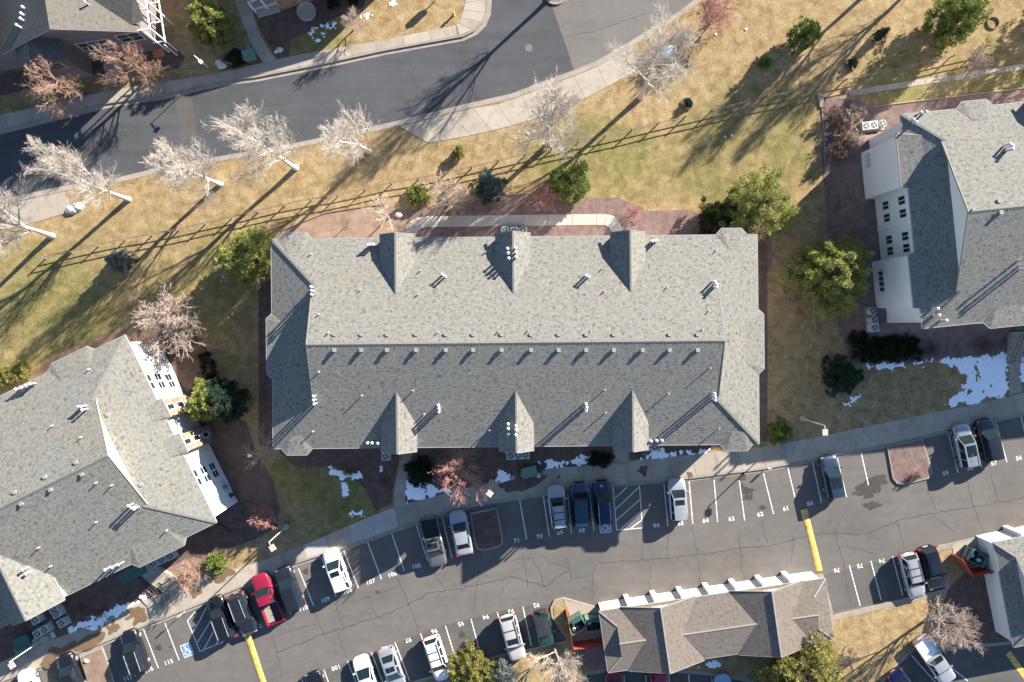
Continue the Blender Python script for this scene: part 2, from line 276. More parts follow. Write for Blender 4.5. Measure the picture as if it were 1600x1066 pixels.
# ------------------------------------------------------------------ mesh building
ORG = {}
class MB:
    """collects faces; build() links them as ONE mesh object"""
    def __init__(s): s.v = []; s.f = []; s.uv = {}
    def add(s, pts):
        i = len(s.v); s.v.extend([tuple(p) for p in pts]); return list(range(i, i + len(pts)))
    def poly(s, pts, uvs=None):
        ids = s.add(pts)
        if uvs: s.uv[len(s.f)] = uvs
        s.f.append(ids); return s
    def tess(s, loops, z):
        """flat polygon with holes at height z"""
        L = [[Vector((p[0], p[1], 0)) for p in lp] for lp in loops]
        flat = [p for lp in L for p in lp]; base = len(s.v)
        s.v.extend([(p.x, p.y, z) for p in flat])
        for t in tessellate_polygon(L):
            a, b, c = (flat[i] for i in t)
            t = list(t)
            if (b - a).cross(c - a).z < 0: t.reverse()
            s.f.append([base + i for i in t])
        return s
    def prism(s, loop, z0, z1, bottom=False):
        """upright prism over a 2-D loop"""
        loop = [(p[0], p[1]) for p in loop]
        area = sum(a[0] * b[1] - b[0] * a[1] for a, b in zip(loop, loop[1:] + loop[:1]))
        if area < 0: loop = loop[::-1]
        n = len(loop); b0 = len(s.v)
        s.v.extend([(x, y, z0) for x, y in loop]); s.v.extend([(x, y, z1) for x, y in loop])
        for i in range(n):
            j = (i + 1) % n; s.f.append([b0 + i, b0 + j, b0 + n + j, b0 + n + i])
        L = [Vector((x, y, 0)) for x, y in loop]
        if n <= 4:
            s.f.append([b0 + n + i for i in range(n)])
            if bottom: s.f.append([b0 + i for i in reversed(range(n))])
        else:
            for t in tessellate_polygon([L]):
                t = list(t); a, b, c = (L[i] for i in t)
                if (b - a).cross(c - a).z < 0: t.reverse()
                s.f.append([b0 + n + i for i in t])
                if bottom: s.f.append([b0 + i for i in reversed(t)])
        return s
    def box(s, c, size, rz=0.0, M=None):
        hx, hy, hz = size[0] / 2, size[1] / 2, size[2] / 2
        R = M if M is not None else Matrix.Rotation(rz, 3, 'Z')
        pts = [Vector(c) + R @ Vector((sx * hx, sy * hy, sz * hz)) for sz in (-1, 1) for sx, sy in ((-1, -1), (1, -1), (1, 1), (-1, 1))]
        i = len(s.v); s.v.extend([tuple(p) for p in pts])
        for f in ((3, 2, 1, 0), (4, 5, 6, 7), (0, 1, 5, 4), (1, 2, 6, 5), (2, 3, 7, 6), (3, 0, 4, 7)): s.f.append([i + k for k in f])
        return s
    def bar(s, p0, p1, w, h):
        """rectangular bar from p0 to p1"""
        p0 = Vector(p0); p1 = Vector(p1); d = p1 - p0; L = d.length
        if L < 1e-6: return s
        d.normalize(); up = Vector((0, 0, 1)) if abs(d.z) < 0.95 else Vector((1, 0, 0))
        x = d.cross(up).normalized(); z = x.cross(d)
        M = Matrix((x, d, z)).transposed()
        return s.box((p0 + p1) / 2, (w, L, h), M=M)
    def tube(s, p0, p1, r0, r1=None, n=8, caps=True):
        r1 = r0 if r1 is None else r1
        p0 = Vector(p0); p1 = Vector(p1); d = (p1 - p0).normalized()
        up = Vector((0, 0, 1)) if abs(d.z) < 0.9 else Vector((1, 0, 0))
        x = d.cross(up).normalized(); y = d.cross(x); b0 = len(s.v)
        for p, r in ((p0, r0), (p1, r1)):
            for k in range(n):
                a = 2 * math.pi * k / n; s.v.append(tuple(p + x * (math.cos(a) * r) + y * (math.sin(a) * r)))
        for k in range(n):
            j = (k + 1) % n; s.f.append([b0 + k, b0 + n + k, b0 + n + j, b0 + j])
        if caps:
            s.f.append([b0 + k for k in range(n)]); s.f.append([b0 + n + k for k in reversed(range(n))])
        return s
    def lathe(s, c, prof, n=12):
        c = Vector(c); b0 = len(s.v); m = len(prof)
        for r, z in prof:
            for k in range(n):
                a = 2 * math.pi * k / n; s.v.append((c.x + r * math.cos(a), c.y + r * math.sin(a), c.z + z))
        for i in range(m - 1):
            for k in range(n):
                j = (k + 1) % n; s.f.append([b0 + i * n + k, b0 + i * n + j, b0 + (i + 1) * n + j, b0 + (i + 1) * n + k])
        s.f.append([b0 + k for k in reversed(range(n))]); s.f.append([b0 + (m - 1) * n + k for k in range(n)])
        return s
    def mesh(s, name, m, org=(0, 0, 0), smooth=False):
        me = bpy.data.meshes.new(name); o = Vector(org)
        me.from_pydata([(v[0] - o.x, v[1] - o.y, v[2] - o.z) for v in s.v], [], s.f)
        if m is not None: me.materials.append(MATS[m] if isinstance(m, str) else m)
        if s.uv:
            ul = me.uv_layers.new(name='UVMap')
            for fi, p in enumerate(me.polygons):
                if fi in s.uv:
                    for k, li in enumerate(p.loop_indices): ul.data[li].uv = s.uv[fi][k]
        if smooth: me.polygons.foreach_set('use_smooth', [True] * len(me.polygons))
        me.update(); return me
    def build(s, name, m, parent=None, org=None, smooth=False):
        if org is None: org = ORG.get(parent.name, (0, 0, 0)) if parent else (0, 0, 0)
        return link(name, s.mesh(name, m, org, smooth), parent, org)
def link(name, me, parent=None, org=(0, 0, 0)):
    o = bpy.data.objects.new(name, me); COL.objects.link(o)
    if parent: o.parent = parent
    ORG[o.name] = tuple(org)
    if parent is None: o.location = org
    return o
def tag(o, label=None, cat=None, group=None, kind=None):
    if label: o['label'] = label
    if cat: o['category'] = cat
    if group: o['group'] = group
    if kind: o['kind'] = kind
    return o
def thing(name, label, cat, loc=(0, 0, 0), group=None, rz=0.0, local=False):
    """an Empty at the base of a thing that parents its parts; local: parts are built about the origin"""
    o = bpy.data.objects.new(name, None); COL.objects.link(o); o.location = loc; o.rotation_euler = (0, 0, rz); o.empty_display_size = 0.3
    ORG[o.name] = (0, 0, 0) if local else tuple(loc)
    return tag(o, label, cat, group)
def copy_tree(root, loc, rz=0.0, label=None, sc=1.0, group=None):
    def rec(o, par):
        c = o.copy(); COL.objects.link(c); c.parent = par
        for ch in [k for k in ALLKIDS.get(o.name, [])]: rec(ch, c)
        return c
    kids(root)
    r = rec(root, None); r.location = loc; r.rotation_euler = (0, 0, rz); r.scale = (sc, sc, sc)
    if label: r['label'] = label
    if group: r['group'] = group
    return r
ALLKIDS = {}
def kids(o):
    ALLKIDS[o.name] = list(o.children)
    for c in o.children: kids(c)
def struct(o, label=None): o['kind'] = 'structure'; return o
def off2(pts, d):
    """offset an open 2-D polyline to its left by d"""
    out = []; n = len(pts)
    for i in range(n):
        a = Vector(pts[max(0, i - 1)][:2]); b = Vector(pts[min(n - 1, i + 1)][:2]); p = Vector(pts[i][:2])
        if 0 < i < n - 1:
            d1 = (p - a).normalized(); d2 = (b - p).normalized(); n1 = Vector((-d1.y, d1.x)); n2 = Vector((-d2.y, d2.x))
            m = (n1 + n2); m = m.normalized() if m.length > 1e-6 else n1
            k = d / max(0.4, m.dot(n1)); out.append(p + m * k)
        else:
            t = (b - a).normalized(); out.append(p + Vector((-t.y, t.x)) * d)
    return out
def strip(mb, pts, w, z0, z1):
    """ribbon prism centred on a polyline"""
    L = off2(pts, w / 2); R = off2(pts, -w / 2)
    for i in range(len(pts) - 1):
        mb.prism([L[i], R[i], R[i + 1], L[i + 1]], z0, z1)
    return mb
# ------------------------------------------------------------------ ground, roads, pavements
def lerp_x(pl, x):
    for (a, b), (c, d) in zip(pl, pl[1:]):
        if a <= x <= c: return b + (d - b) * (x - a) / (c - a)
    (a, b), (c, d) = (pl[0], pl[1]) if x < pl[0][0] else (pl[-2], pl[-1])
    return b + (d - b) * (x - a) / (c - a)

STREET_N = [(-260, 268), (-80, 222), (0, 203), (33, 195), (167, 162), (253, 149), (349, 127), (400, 121), (501, 101), (602, 79), (724, 57), (742, 48), (754, 36), (761, 20), (762, 0), (752, -90), (728, -320)]
STREET_S = [(-260, 385), (-80, 338), (0, 318), (101, 296), (185, 283), (238, 270), (359, 247), (458, 230), (501, 221), (597, 200), (615, 196), (729, 168), (800, 152), (901, 114), (937, 99), (982, 73), (1068, 20), (1094, 0), (1170, -90), (1360, -320)]
LOT_N = [(-260, 1165), (-60, 1092), (8, 1064), (121, 1021), (215, 983), (316, 943), (400, 908), (458, 882), (537, 857), (613, 829), (691, 804), (739, 788), (800, 779), (927, 759), (1010, 753), (1078, 748), (1197, 733), (1304, 712), (1380, 697), (1481, 673), (1559, 655), (1600, 646), (1760, 606)]
LOT_S = [(1760, 786), (1600, 821), (1538, 837), (1484, 850), (1466, 853), (1456, 862), (1458, 876), (1478, 920), (1303, 962), (1286, 897), (937, 950), (880, 934), (866, 938), (860, 950), (862, 964), (886, 1001), (790, 1022), (747, 1032), (701, 1049), (643, 1066), (560, 1096), (400, 1160), (-260, 1380)]
STREET = STREET_N + STREET_S[::-1]
LOT = LOT_N + LOT_S
LOT2 = [(918, 1052), (960, 1046), (1040, 1047), (1100, 1052), (1180, 1064), (1230, 1075), (1230, 1240), (880, 1240)]
LOT3 = [(1372, 1080), (1388, 1052), (1440, 1004), (1490, 1014), (1580, 1004), (1760, 965), (1760, 1240), (1330, 1240)]
BIG = 640.0
g = MB().tess([[(-BIG, -BIG), (BIG, -BIG), (BIG, BIG), (-BIG, BIG)]] + [PX(q) for q in (STREET, LOT, LOT2, LOT3)], 0.0)
ground = struct(g.build('ground', 'lawn'))
def sheet(name, pts, z, m, parent=None):
    return struct(MB().tess([PX(pts)], z).build(name, m, parent))
def grow(q, k=1.0):
    """widen a pixel loop about its centroid a little so that sheets tuck under kerbs"""
    c = np.mean(np.array(q, float), axis=0); out = []
    for p in q:
        d = np.array(p, float) - c; n = np.linalg.norm(d); out.append(tuple(c + d * (n + k) / n))
    return out
street = sheet('street', STREET, ASPH, 'street_asphalt'); parking_lot = sheet('parking_lot', LOT, ASPH, 'lot_asphalt')
back_lot = sheet('back_parking_lot', LOT2, ASPH, 'stall_asphalt'); corner_lot = sheet('corner_parking_lot', LOT3, ASPH, 'stall_asphalt')
def skirt(name, q, closed=True):
    """earth face under the kerb lines, down to the asphalt"""
    mb = MB(); w = PX(q)
    for a, b in zip(w, w[1:] + (w[:1] if closed else [])):
        mb.poly([(a.x, a.y, ASPH - 0.05), (b.x, b.y, ASPH - 0.05), (b.x, b.y, 0.0), (a.x, a.y, 0.0)])
    return mb.build(name, 'kerb_concrete', ground)
for q in (STREET, LOT, LOT2, LOT3): skirt('earth_edge', q)

def kerb(name, pts, parent=None, side=1, w=0.17, top=0.022, pan=0.42, h=0.0):
    """kerb strip on the raised side and a concrete gutter pan on the asphalt side; side=+1: raised side to the left"""
    line = [P(a, b, h) for a, b in pts]
    inner = off2(line, side * w); outer = off2(line, -side * 0.012); mb = MB()
    for i in range(len(line) - 1): mb.prism([outer[i], outer[i + 1], inner[i + 1], inner[i]], ASPH - 0.02, top)
    o = struct(mb.build(name, 'kerb_concrete', parent))
    if pan > 0:
        pan_o = off2(line, -side * pan); g_ = MB()
        for i in range(len(line) - 1): g_.prism([outer[i], outer[i + 1], pan_o[i + 1], pan_o[i]], ASPH - 0.02, ASPH + 0.012)
        g_.build('gutter', 'kerb_concrete', o)
    return o
kerb('street_kerb', STREET_N); kerb('street_kerb', STREET_S, side=-1)
kerb('lot_kerb', LOT_N, pan=0.30)
kerb('lot_kerb', [(1538, 837), (1484, 850), (1466, 853), (1456, 862), (1458, 876), (1478, 920), (1303, 962), (1286, 897)], pan=0.0, w=.5)
kerb('lot_kerb', [(937, 950), (880, 934), (866, 938), (860, 950), (862, 964), (886, 1001), (790, 1022), (747, 1032), (701, 1049), (643, 1066), (560, 1096)], pan=0.0)
kerb('back_lot_kerb', LOT2[:6], pan=0.25); kerb('corner_lot_kerb', LOT3[:6], pan=0.25)

# older, paler paving beyond the joint in the street; trench patch
sheet('pale_street_paving', [(862, -318), (862, 8), (886, 76), (898, 113), (937, 97), (982, 71), (1068, 18), (1092, 0), (1165, -88), (1352, -318)], ASPH + 0.005, 'old_asphalt', street)
sheet('trench_patch', [(272, 147), (297, 142), (309, 216), (283, 222)], ASPH + 0.004, 'trench_asphalt', street)
sheet('asphalt_patch', [(884, 871), (936, 868), (926, 899), (893, 904)], ASPH + 0.005, 'patch_asphalt', parking_lot)
sheet('stall_paving', [(1303, 958), (1475, 918), (1457, 868), (1400, 872), (1285, 900)], ASPH + 0.004, 'stall_asphalt', parking_lot)
sheet('stall_paving', [(560, 1094), (640, 1064), (700, 1047), (747, 1030), (885, 1000), (862, 966), (862, 945), (815, 948), (700, 976), (580, 1020), (500, 1050), (420, 1100)], ASPH + 0.004, 'stall_asphalt', parking_lot)

def walk(name, T, B, stations, m='walk_concrete', skew=0.0, parent=None, z=0.034):
    """pavement: base strip plus one slab per bay with open joints"""
    st = [(P(x, lerp_x(T, x)), P(x + skew, lerp_x(B, x + skew))) for x in stations]
    return walk_q(name, st, m, z)
def walk_q(name, st, m='walk_concrete', z=0.034, rnd=None):
    base = MB()
    for (a, b), (c, d) in zip(st, st[1:]): base.poly([(a.x, a.y, 0.006), (b.x, b.y, 0.006), (d.x, d.y, 0.006), (c.x, c.y, 0.006)])
    root = struct(base.build(name, 'bare_soil'))
    for (a, b), (c, d) in zip(st, st[1:]):
        u = (c - a).normalized() * 0.016; w = (d - b).normalized() * 0.016
        MB().prism([a + u, b + w, d - w, c - u], 0.001, z).build('slab', rnd() if rnd else m, root)
    return root
def stn(x0, x1, step): 
    n = max(1, round((x1 - x0) / step)); return [x0 + (x1 - x0) * i / n for i in range(n + 1)]
def slab_mix(m='walk_concrete'):
    return 'pale_concrete' if RND.random() < 0.07 else m
# north pavement of the street
TN = [(-260, 243), (-60, 195), (8, 178), (101, 158), (162, 143), (268, 127), (344, 114), (400, 101), (471, 85), (587, 65), (706, 41)]
BN = [(a, b - 2.6) for a, b in STREET_N[:11]]
walk('street_pavement', TN, BN, stn(-200, 712, 42), skew=4)
walk_q('corner_pavement', [(P(713, 40), P(717, 56)), (P(716, 36), P(738, 47)), (P(720, 28), P(751, 35)), (P(724, 16), P(758, 20)), (P(727, 4), P(759, 0)), (P(722, -40), P(754, -40)), (P(716, -86), P(749, -86))])
# south pavement with its splayed end
walk_q('splay_pavement', [(P(a, b), P(c, d)) for a, b, c, d in ((624, 197.5, 668, 223), (662, 188.5, 701, 218), (701, 179.5, 737, 211.5), (740, 169.5, 768, 204.5), (777, 164, 800, 196.5), (816, 150.5, 838, 185), (855, 135.5, 877, 169.5), (897, 119.5, 914, 154), (934, 104.5, 948, 136), (966, 86, 978, 119.5), (990, 71.5, 1004, 104))])
walk_q('short_pavement', [(P(a, b), P(c, d)) for a, b, c, d in ((-60, 337, -60, 371), (-20, 327, -20, 362), (20, 318, 20, 356), (60, 308.5, 60, 346), (100, 299.5, 113, 330))])
# pavement beside the car park
TL = [(-260, 1142), (-60, 1061), (0, 1036), (41, 1016), (106, 991), (170, 965), (223, 939), (262, 923), (330, 897), (380, 887), (400, 880), (458, 858), (501, 841), (557, 816), (605, 796), (633, 788), (699, 770), (762, 755), (800, 744), (843, 733), (896, 730), (982, 721), (1106, 708), (1200, 698), (1296, 679), (1428, 651), (1557, 625), (1600, 613), (1760, 571)]
BL = [(a, b - 2.8) for a, b in LOT_N]
main_walk = walk('lot_pavement', TL, BL, stn(-100, 1690, 36), skew=7)
for o in list(main_walk.children):
    c = sum((Vector(v.co) for v in o.data.vertices), Vector()) / len(o.data.vertices); px = c.x * FPX / CAM_H + NADX
    if 552 < px < 603 or 487 < px < 500: o.data.materials[0] = MATS['pale_concrete']
# garden paths
walk_q('entrance_path', [(P(a, b), P(c, d)) for a, b, c, d in ((636, 690, 648, 690), (632, 707, 645, 707), (625, 727, 640, 726), (619, 748, 635, 748), (616, 770, 633, 770), (615, 793, 633, 788.5))])
walk_q('entrance_path', [(P(a, b), P(c, d)) for a, b, c, d in ((958, 690, 982, 690), (959, 707, 982, 706), (961, 724, 982, 722))])
walk_q('house_path', [(P(a, b), P(c, d)) for a, b, c, d in ((362, -40, 383, -42), (365, -15, 386, -18), (368, 5, 389, 2), (376, 26, 396, 21), (383, 44, 402, 46), (390, 62, 412, 64), (399, 81, 423, 82), (411, 98, 432, 94))])
# concrete drive loop behind the main block
loop_o = [(632, 372), (634, 358), (640, 347), (650, 341), (666, 338), (704, 337.5), (742, 337), (780, 336.5), (818, 336), (856, 335.5), (894, 335), (932, 334.5), (950, 335), (962, 339), (969, 348), (973, 360), (974, 372)]
loop_i = [(650, 374), (651, 368), (653, 361), (657, 357), (668, 355), (705, 354.5), (743, 354), (780, 353.5), (818, 353), (856, 352.5), (894, 352), (932, 351.5), (944, 352), (951, 355), (955, 361), (957, 367), (958, 374)]
walk_q('service_drive', [(P(a, b), P(c, d)) for (a, b), (c, d) in zip(loop_o, loop_i)], 'pale_concrete')
walk_q('drainage_path', [(P(a, b), P(c, d)) for a, b, c, d in ((1326, 143, 1328, 151), (1365, 135, 1367, 144), (1405, 129, 1406, 138), (1445, 123, 1446, 132), (1485, 118, 1486, 127), (1525, 111, 1526, 120), (1562, 105, 1563, 114), (1602, 99, 1603, 108), (1660, 90, 1661, 99))], 'walk_concrete')
def pad(name, pts, m='walk_concrete', z=0.03): return struct(MB().prism(PX(pts), -0.02, z).build(name, m))
pad('bin_store_pad', [(881, 938), (936, 951), (944, 1000), (896, 1004), (889, 958)], 'walk_concrete')
pad('bin_store_pad', [(1487, 851.5), (1537, 839), (1548, 884), (1507, 894), (1490, 868)], 'walk_concrete')
pad('utility_pad', [(30, 1011), (42, 1014), (87, 1002), (80, 988), (50, 998)], 'walk_concrete')
# stepped approach on the left block
steps = thing('stepped_path', 'curved concrete steps climbing from the pavement to the green awning of left block', 'steps', P(245, 905))
q0 = [(218, 883), (224, 893), (231, 902), (239, 910), (248, 917), (257, 924), (262, 934), (262, 944)]
q1 = [(236, 868), (244, 877), (254, 886), (264, 893), (274, 900), (282, 908), (287, 917), (288, 930)]
for i in range(len(q0) - 1):
    MB().prism(PX([q0[i], q0[i + 1], q1[i + 1], q1[i]]), 0.001, 0.05 + 0.13 * (len(q0) - 2 - i) * 0.9).build('step', 'walk_concrete', steps)

# planting beds
BEDZ = [0.006]
def bed(name, pts, m, z=None):
    BEDZ[0] += 0.0012
    return sheet(name, pts, BEDZ[0] if z is None else z, m)
bed('gravel_bed', [(425, 400), (425, 368), (509, 333), (602, 320), (634, 330), (634, 350), (640, 372), (640, 400)], 'mulch_tan')
bed('gravel_bed', [(636, 372), (636, 328), (699, 319), (760, 311), (824, 302), (886, 318), (927, 309), (964, 309), (992, 319), (1013, 330), (1073, 328), (1120, 342), (1196, 346), (1205, 380), (1205, 420), (640, 420)], 'gravel_purple')
bed('mulch_bed', [(404, 440), (425, 430), (425, 700), (404, 695)], 'mulch'); bed('mulch_bed', [(1180, 380), (1199, 380), (1199, 690), (1180, 690)], 'mulch')
bed('mulch_bed', [(425, 680), (438, 708), (461, 730), (501, 731), (519, 726), (542, 742), (567, 760), (587, 797), (611, 789), (614, 760), (620, 735), (632, 690)], 'mulch')
bed('mulch_bed', [(647, 680), (640, 727), (635, 748), (634, 787), (699, 769), (762, 754), (800, 743), (843, 732), (896, 729), (957, 723), (957, 680)], 'mulch')
bed('mulch_bed', [(983, 680), (984, 719), (1106, 706), (1140, 690), (1140, 680)], 'mulch')
bed('gravel_bed', [(1283, 152), (1288, 260), (1290, 350), (1300, 430), (1311, 489), (1322, 540), (1330, 568), (1390, 572), (1480, 560), (1570, 552), (1760, 530), (1760, 100), (1600, 139), (1365, 167), (1322, 154)], 'gravel_purple')
bed('mulch_bed', [(175, 528), (260, 500), (318, 530), (340, 590), (352, 640), (385, 660), (402, 712), (425, 745), (437, 790), (434, 822), (400, 842), (352, 858), (349, 884), (330, 896), (262, 922), (223, 938), (170, 964), (106, 990), (41, 1015), (0, 1035), (-60, 1060), (-60, 900), (150, 700)], 'mulch')
bed('soil_bed', [(30, 590), (80, 557), (140, 532), (212, 503), (215, 535), (120, 590), (0, 640)], 'bare_soil')
bed('mulch_bed', [(388, -60), (389, 0), (404, 42), (433, 92), (451, 88), (456, 62), (520, 30), (568, 12), (590, -60)], 'mulch')
bed('mulch_bed', [(0, 118), (140, 93), (270, 70), (290, 90), (278, 108), (200, 112), (100, 128), (0, 150), (-60, 160), (-60, 130)], 'mulch')
bed('rock_bed', [(342, 106), (345, 93), (365, 78), (396, 70), (414, 98), (345, 111)], 'mulch', 0.033)
bed('mulch_bed', [(1506, 896), (1548, 886), (1576, 1003), (1495, 1010), (1470, 960), (1480, 922)], 'mulch')
bed('gravel_bed', [(898, 1006), (946, 999), (953, 1044), (920, 1049)], 'gravel_purple')
bed('soil_bed', [(230, 903), (300, 870), (345, 880), (345, 893), (264, 921)], 'mulch_tan', 0.031)
# kerbed islands in the car park
def island(pts, m, label_part):
    w = PX(pts); c = sum(w, Vector()) / len(w)
    o = struct(MB().prism(w, ASPH - 0.02, 0.02).build('kerbed_island', 'kerb_concrete'))
    inner = []
    for p in w:
        d = (p - c); inner.append(c + d * (d.length - 0.2) / d.length)
    struct(MB().tess([inner], 0.032).build('bed', m, o)); return o
def rnd_end(pts): return pts
island([(1386, 697), (1441, 684.5), (1456, 730), (1457, 741), (1451, 748), (1412, 758), (1402, 756), (1395, 748)], 'gravel_purple', '')
island([(735, 802), (776, 792.5), (786, 838), (786, 850), (779, 856), (756, 861), (746, 859), (741, 850)], 'mulch', '')
island([(124, 1025), (159, 1011), (174, 1050), (186, 1090), (148, 1098)], 'mulch_tan', '')
rp = MB(); circ = [P(868 + 19 * math.cos(a), -12 + 19 * math.sin(a)) for a in np.linspace(0, 2 * math.pi, 24, endpoint=False)]
ring = struct(rp.prism(circ, ASPH - 0.02, 0.02).build('street_island', 'kerb_concrete')); circ2 = [P(868 + 15 * math.cos(a), -12 + 15 * math.sin(a)) for a in np.linspace(0, 2 * math.pi, 24, endpoint=False)]
struct(MB().tess([circ2], 0.03).build('bed', 'gravel_purple', ring))
# small grassed end inside the bin-store kerb
bed('planter_bed', [(865, 966), (866, 948), (872, 941), (878, 940), (885, 945), (888, 958), (893, 1000), (886, 998)], 'lawn', 0.0345)

# ------------------------------------------------------------------ painted lines, numbers, cracks
def line(a, b, w=0.105, parent=None, m='paint_white', name='painted_line', z=0.009):
    h = ASPH + z; p = P(*a, h); q = P(*b, h); d = (q - p).normalized(); n = Vector((-d.y, d.x, 0)) * w / 2
    return MB().poly([p + n, p - n, q - n, q + n]).build(name, m, parent or parking_lot)
for a in ((1231, 731, 1242, 777), (1269.6, 722, 1283.5, 786), (1307.6, 713.5, 1322.8, 777), (1345, 705, 1357, 758), (1481, 674, 1496.7, 739), (1519.5, 667, 1534, 731), (1555.7, 659, 1573.4, 722.4), (1595, 650, 1611, 715),
          (1193, 740, 1208.7, 803), (1154.6, 747, 1163.6, 813.5), (1037.4, 756, 1043.6, 822.5), (1076.8, 752.7, 1082.5, 819), (1115.7, 750, 1121.3, 815.7), (999, 759, 1004, 825), (957.5, 760, 963.5, 828.6), (963.5, 828.6, 1004, 825),
          (959.7, 780, 980, 761), (961, 797, 998.7, 761), (962.7, 813.6, 1000, 780.6), (968.7, 828, 1002, 799), (985, 826, 1004, 812), (920.6, 764, 928, 830), (887, 771, 893, 834), (848.6, 773, 858.3, 839), (811.8, 780.6, 823, 843),
          (691, 808.6, 706.3, 872), (650.6, 820, 668, 877), (611.4, 831.4, 631.6, 892), (573.4, 845, 596, 905), (536.7, 859, 560, 919), (502.5, 872, 525.3, 932.7), (466.3, 888.4, 490, 946.6), (432, 902, 454.3, 960.8), (396, 916, 417, 975), (360, 932, 381, 990),
          (292.6, 969.5, 312.4, 1018), (312.4, 1018, 348.8, 1003), (328, 948, 348.8, 1003), (293, 970, 305, 956), (301.6, 988.7, 323, 949), (308.6, 1004, 331, 967), (318, 1015.5, 335.4, 983.6), (336.7, 1008, 343.7, 996), (257.6, 973.4, 280, 1032), (224.4, 984, 247.4, 1044), (190, 997, 212, 1057),
          (55, 1051, 75, 1105), (91, 1037, 112, 1090), (506, 1046.6, 528, 1105), (543, 1032.7, 566, 1092), (580, 1019, 603, 1078), (617, 1003.6, 640, 1064), (657, 989.7, 678, 1052), (696, 978, 715, 1039), (736, 967, 752, 1027.6), (777, 956.8, 794, 1018), (817, 948, 830, 1008.7), (471, 1060, 494, 1118),
          (1327, 883, 1344, 946.6), (1360.8, 876.5, 1377, 937.8), (1394.4, 869, 1410.6, 931), (1428, 862, 1444, 925)):
    line(a[:2], a[2:])
for a in ((1009, 1055, 1012, 1100), (1045, 1052, 1048, 1100), (1076, 1054, 1080, 1100), (1112, 1060, 1118, 1100), (1146, 1066, 1154, 1100), (975, 1055, 977, 1100)): line(a[:2], a[2:], parent=back_lot)
for a in ((1402, 1046, 1440, 1088), (1424, 1024, 1472, 1078), (1446, 1010, 1512, 1064), (1390, 1066, 1420, 1100)): line(a[:2], a[2:], parent=corner_lot)
line((1575, 1020), (1606, 1062), 0.62, corner_lot, 'paint_yellow', 'yellow_band', 0.012)

def text_mesh(body, size):
    c = bpy.data.curves.new('txt', 'FONT'); c.body = body; c.size = size; c.align_x = 'CENTER'; c.align_y = 'CENTER'; c.offset = 0.018; c.resolution_u = 3; c.space_character = 1.1
    o = bpy.data.objects.new('txt', c); COL.objects.link(o); bpy.context.view_layer.update()
    me = bpy.data.meshes.new_from_object(o.evaluated_get(bpy.context.evaluated_depsgraph_get())); bpy.data.objects.remove(o); bpy.data.curves.remove(c)
    return me
for body, x, y, ang in (('56', 1592, 716, 14), ('57', 1553, 724, 14), ('58', 1515.5, 732, 14), ('59', 1477.5, 740, 14), ('60', 1265.5, 787, 14), ('61', 1228, 795, 13), ('62', 1188, 804, 11), ('63', 1143, 811, 8), ('64', 1102.5, 814, 6), ('65', 1063.5, 818, 5), ('66', 1025.5, 821, 4),
                        ('68', 909, 829, 6), ('69', 875, 833, 8), ('70', 843, 838.5, 10), ('71', 807.5, 845, 12), ('105', 650.5, 885, 14), ('106', 613, 898, 17), ('107', 579, 909.5, 19), ('108', 543, 924, 20), ('109', 508.5, 937.5, 20), ('110', 474, 951, 20), ('111', 438, 965, 20), ('112', 402, 980, 21), ('113', 366.5, 994, 21),
                        ('115', 263.5, 1035, 21), ('116', 232.5, 1047, 21), ('117', 200, 1060, 21), ('92', 838, 945.5, 193), ('93', 798.5, 955, 193), ('94', 759, 964, 194), ('95', 720, 974.5, 195), ('96', 678.5, 986, 197), ('97', 638, 1000, 198), ('98', 600.5, 1013, 199), ('99', 562, 1028, 200), ('100', 525, 1043, 200), ('101', 487, 1057, 200),
                        ('76', 1307.5, 891, 190), ('75', 1343.5, 884, 190), ('74', 1378, 876, 190), ('73', 1411, 869, 190), ('72', 1444, 861, 190)):
    me = text_mesh(body, 0.62); me.materials.append(MATS['paint_white'])
    o = link('stall_number', me, parking_lot); o.location = P(x, y, ASPH + 0.010); o.rotation_euler = (0, 0, math.radians(ang))
def access_symbol(c, ang, s, parent):
    """blue square with a white border and wheelchair figure"""
    R = Matrix.Rotation(math.radians(ang), 3, 'Z'); h = ASPH + 0.010
    def T(x, y, dz=0.0): v = R @ Vector((x * s, y * s, 0)); return (c.x + v.x, c.y + v.y, h + dz)
    b = MB(); b.poly([T(-.5, -.62), T(.5, -.62), T(.5, .62), T(-.5, .62)]); o = b.build('access_symbol', 'paint_white', parent)
    b = MB(); b.poly([T(-.43, -.55, .004), T(.43, -.55, .004), T(.43, .55, .004), T(-.43, .55, .004)]); b.build('field', 'paint_blue', o)
    f = MB()
    n = 14
    for k in range(n):      # wheel
        a0 = math.radians(150) + k * math.radians(250) / n; a1 = a0 + math.radians(250) / n
        f.poly([T(-.04 + .27 * math.cos(a0), -.2 + .27 * math.sin(a0), .008), T(-.04 + .27 * math.cos(a1), -.2 + .27 * math.sin(a1), .008), T(-.04 + .19 * math.cos(a1), -.2 + .19 * math.sin(a1), .008), T(-.04 + .19 * math.cos(a0), -.2 + .19 * math.sin(a0), .008)][::1])
    f.poly([T(-.1 + .08 * math.cos(a), .4 + .08 * math.sin(a), .008) for a in np.linspace(0, 2 * math.pi, 10, endpoint=False)])
    for (x0, y0, x1, y1) in ((-.1, .3, -.06, -.06), (-.08, .14, .18, .1), (-.06, -.04, .2, -.06), (.2, -.06, .3, -.34), (.3, -.34, .38, -.3)):
        d = Vector((x1 - x0, y1 - y0)).normalized() * .05; f.poly([T(x0 - d.y, y0 + d.x, .008), T(x0 + d.y, y0 - d.x, .008), T(x1 + d.y, y1 - d.x, .008), T(x1 - d.y, y1 + d.x, .008)])
    f.build('figure', 'paint_white', o)
access_symbol(P(292.3, 1016, ASPH), 21, 1.12, parking_lot); access_symbol(P(945.5, 821.5, ASPH), 5, 1.2, parking_lot)

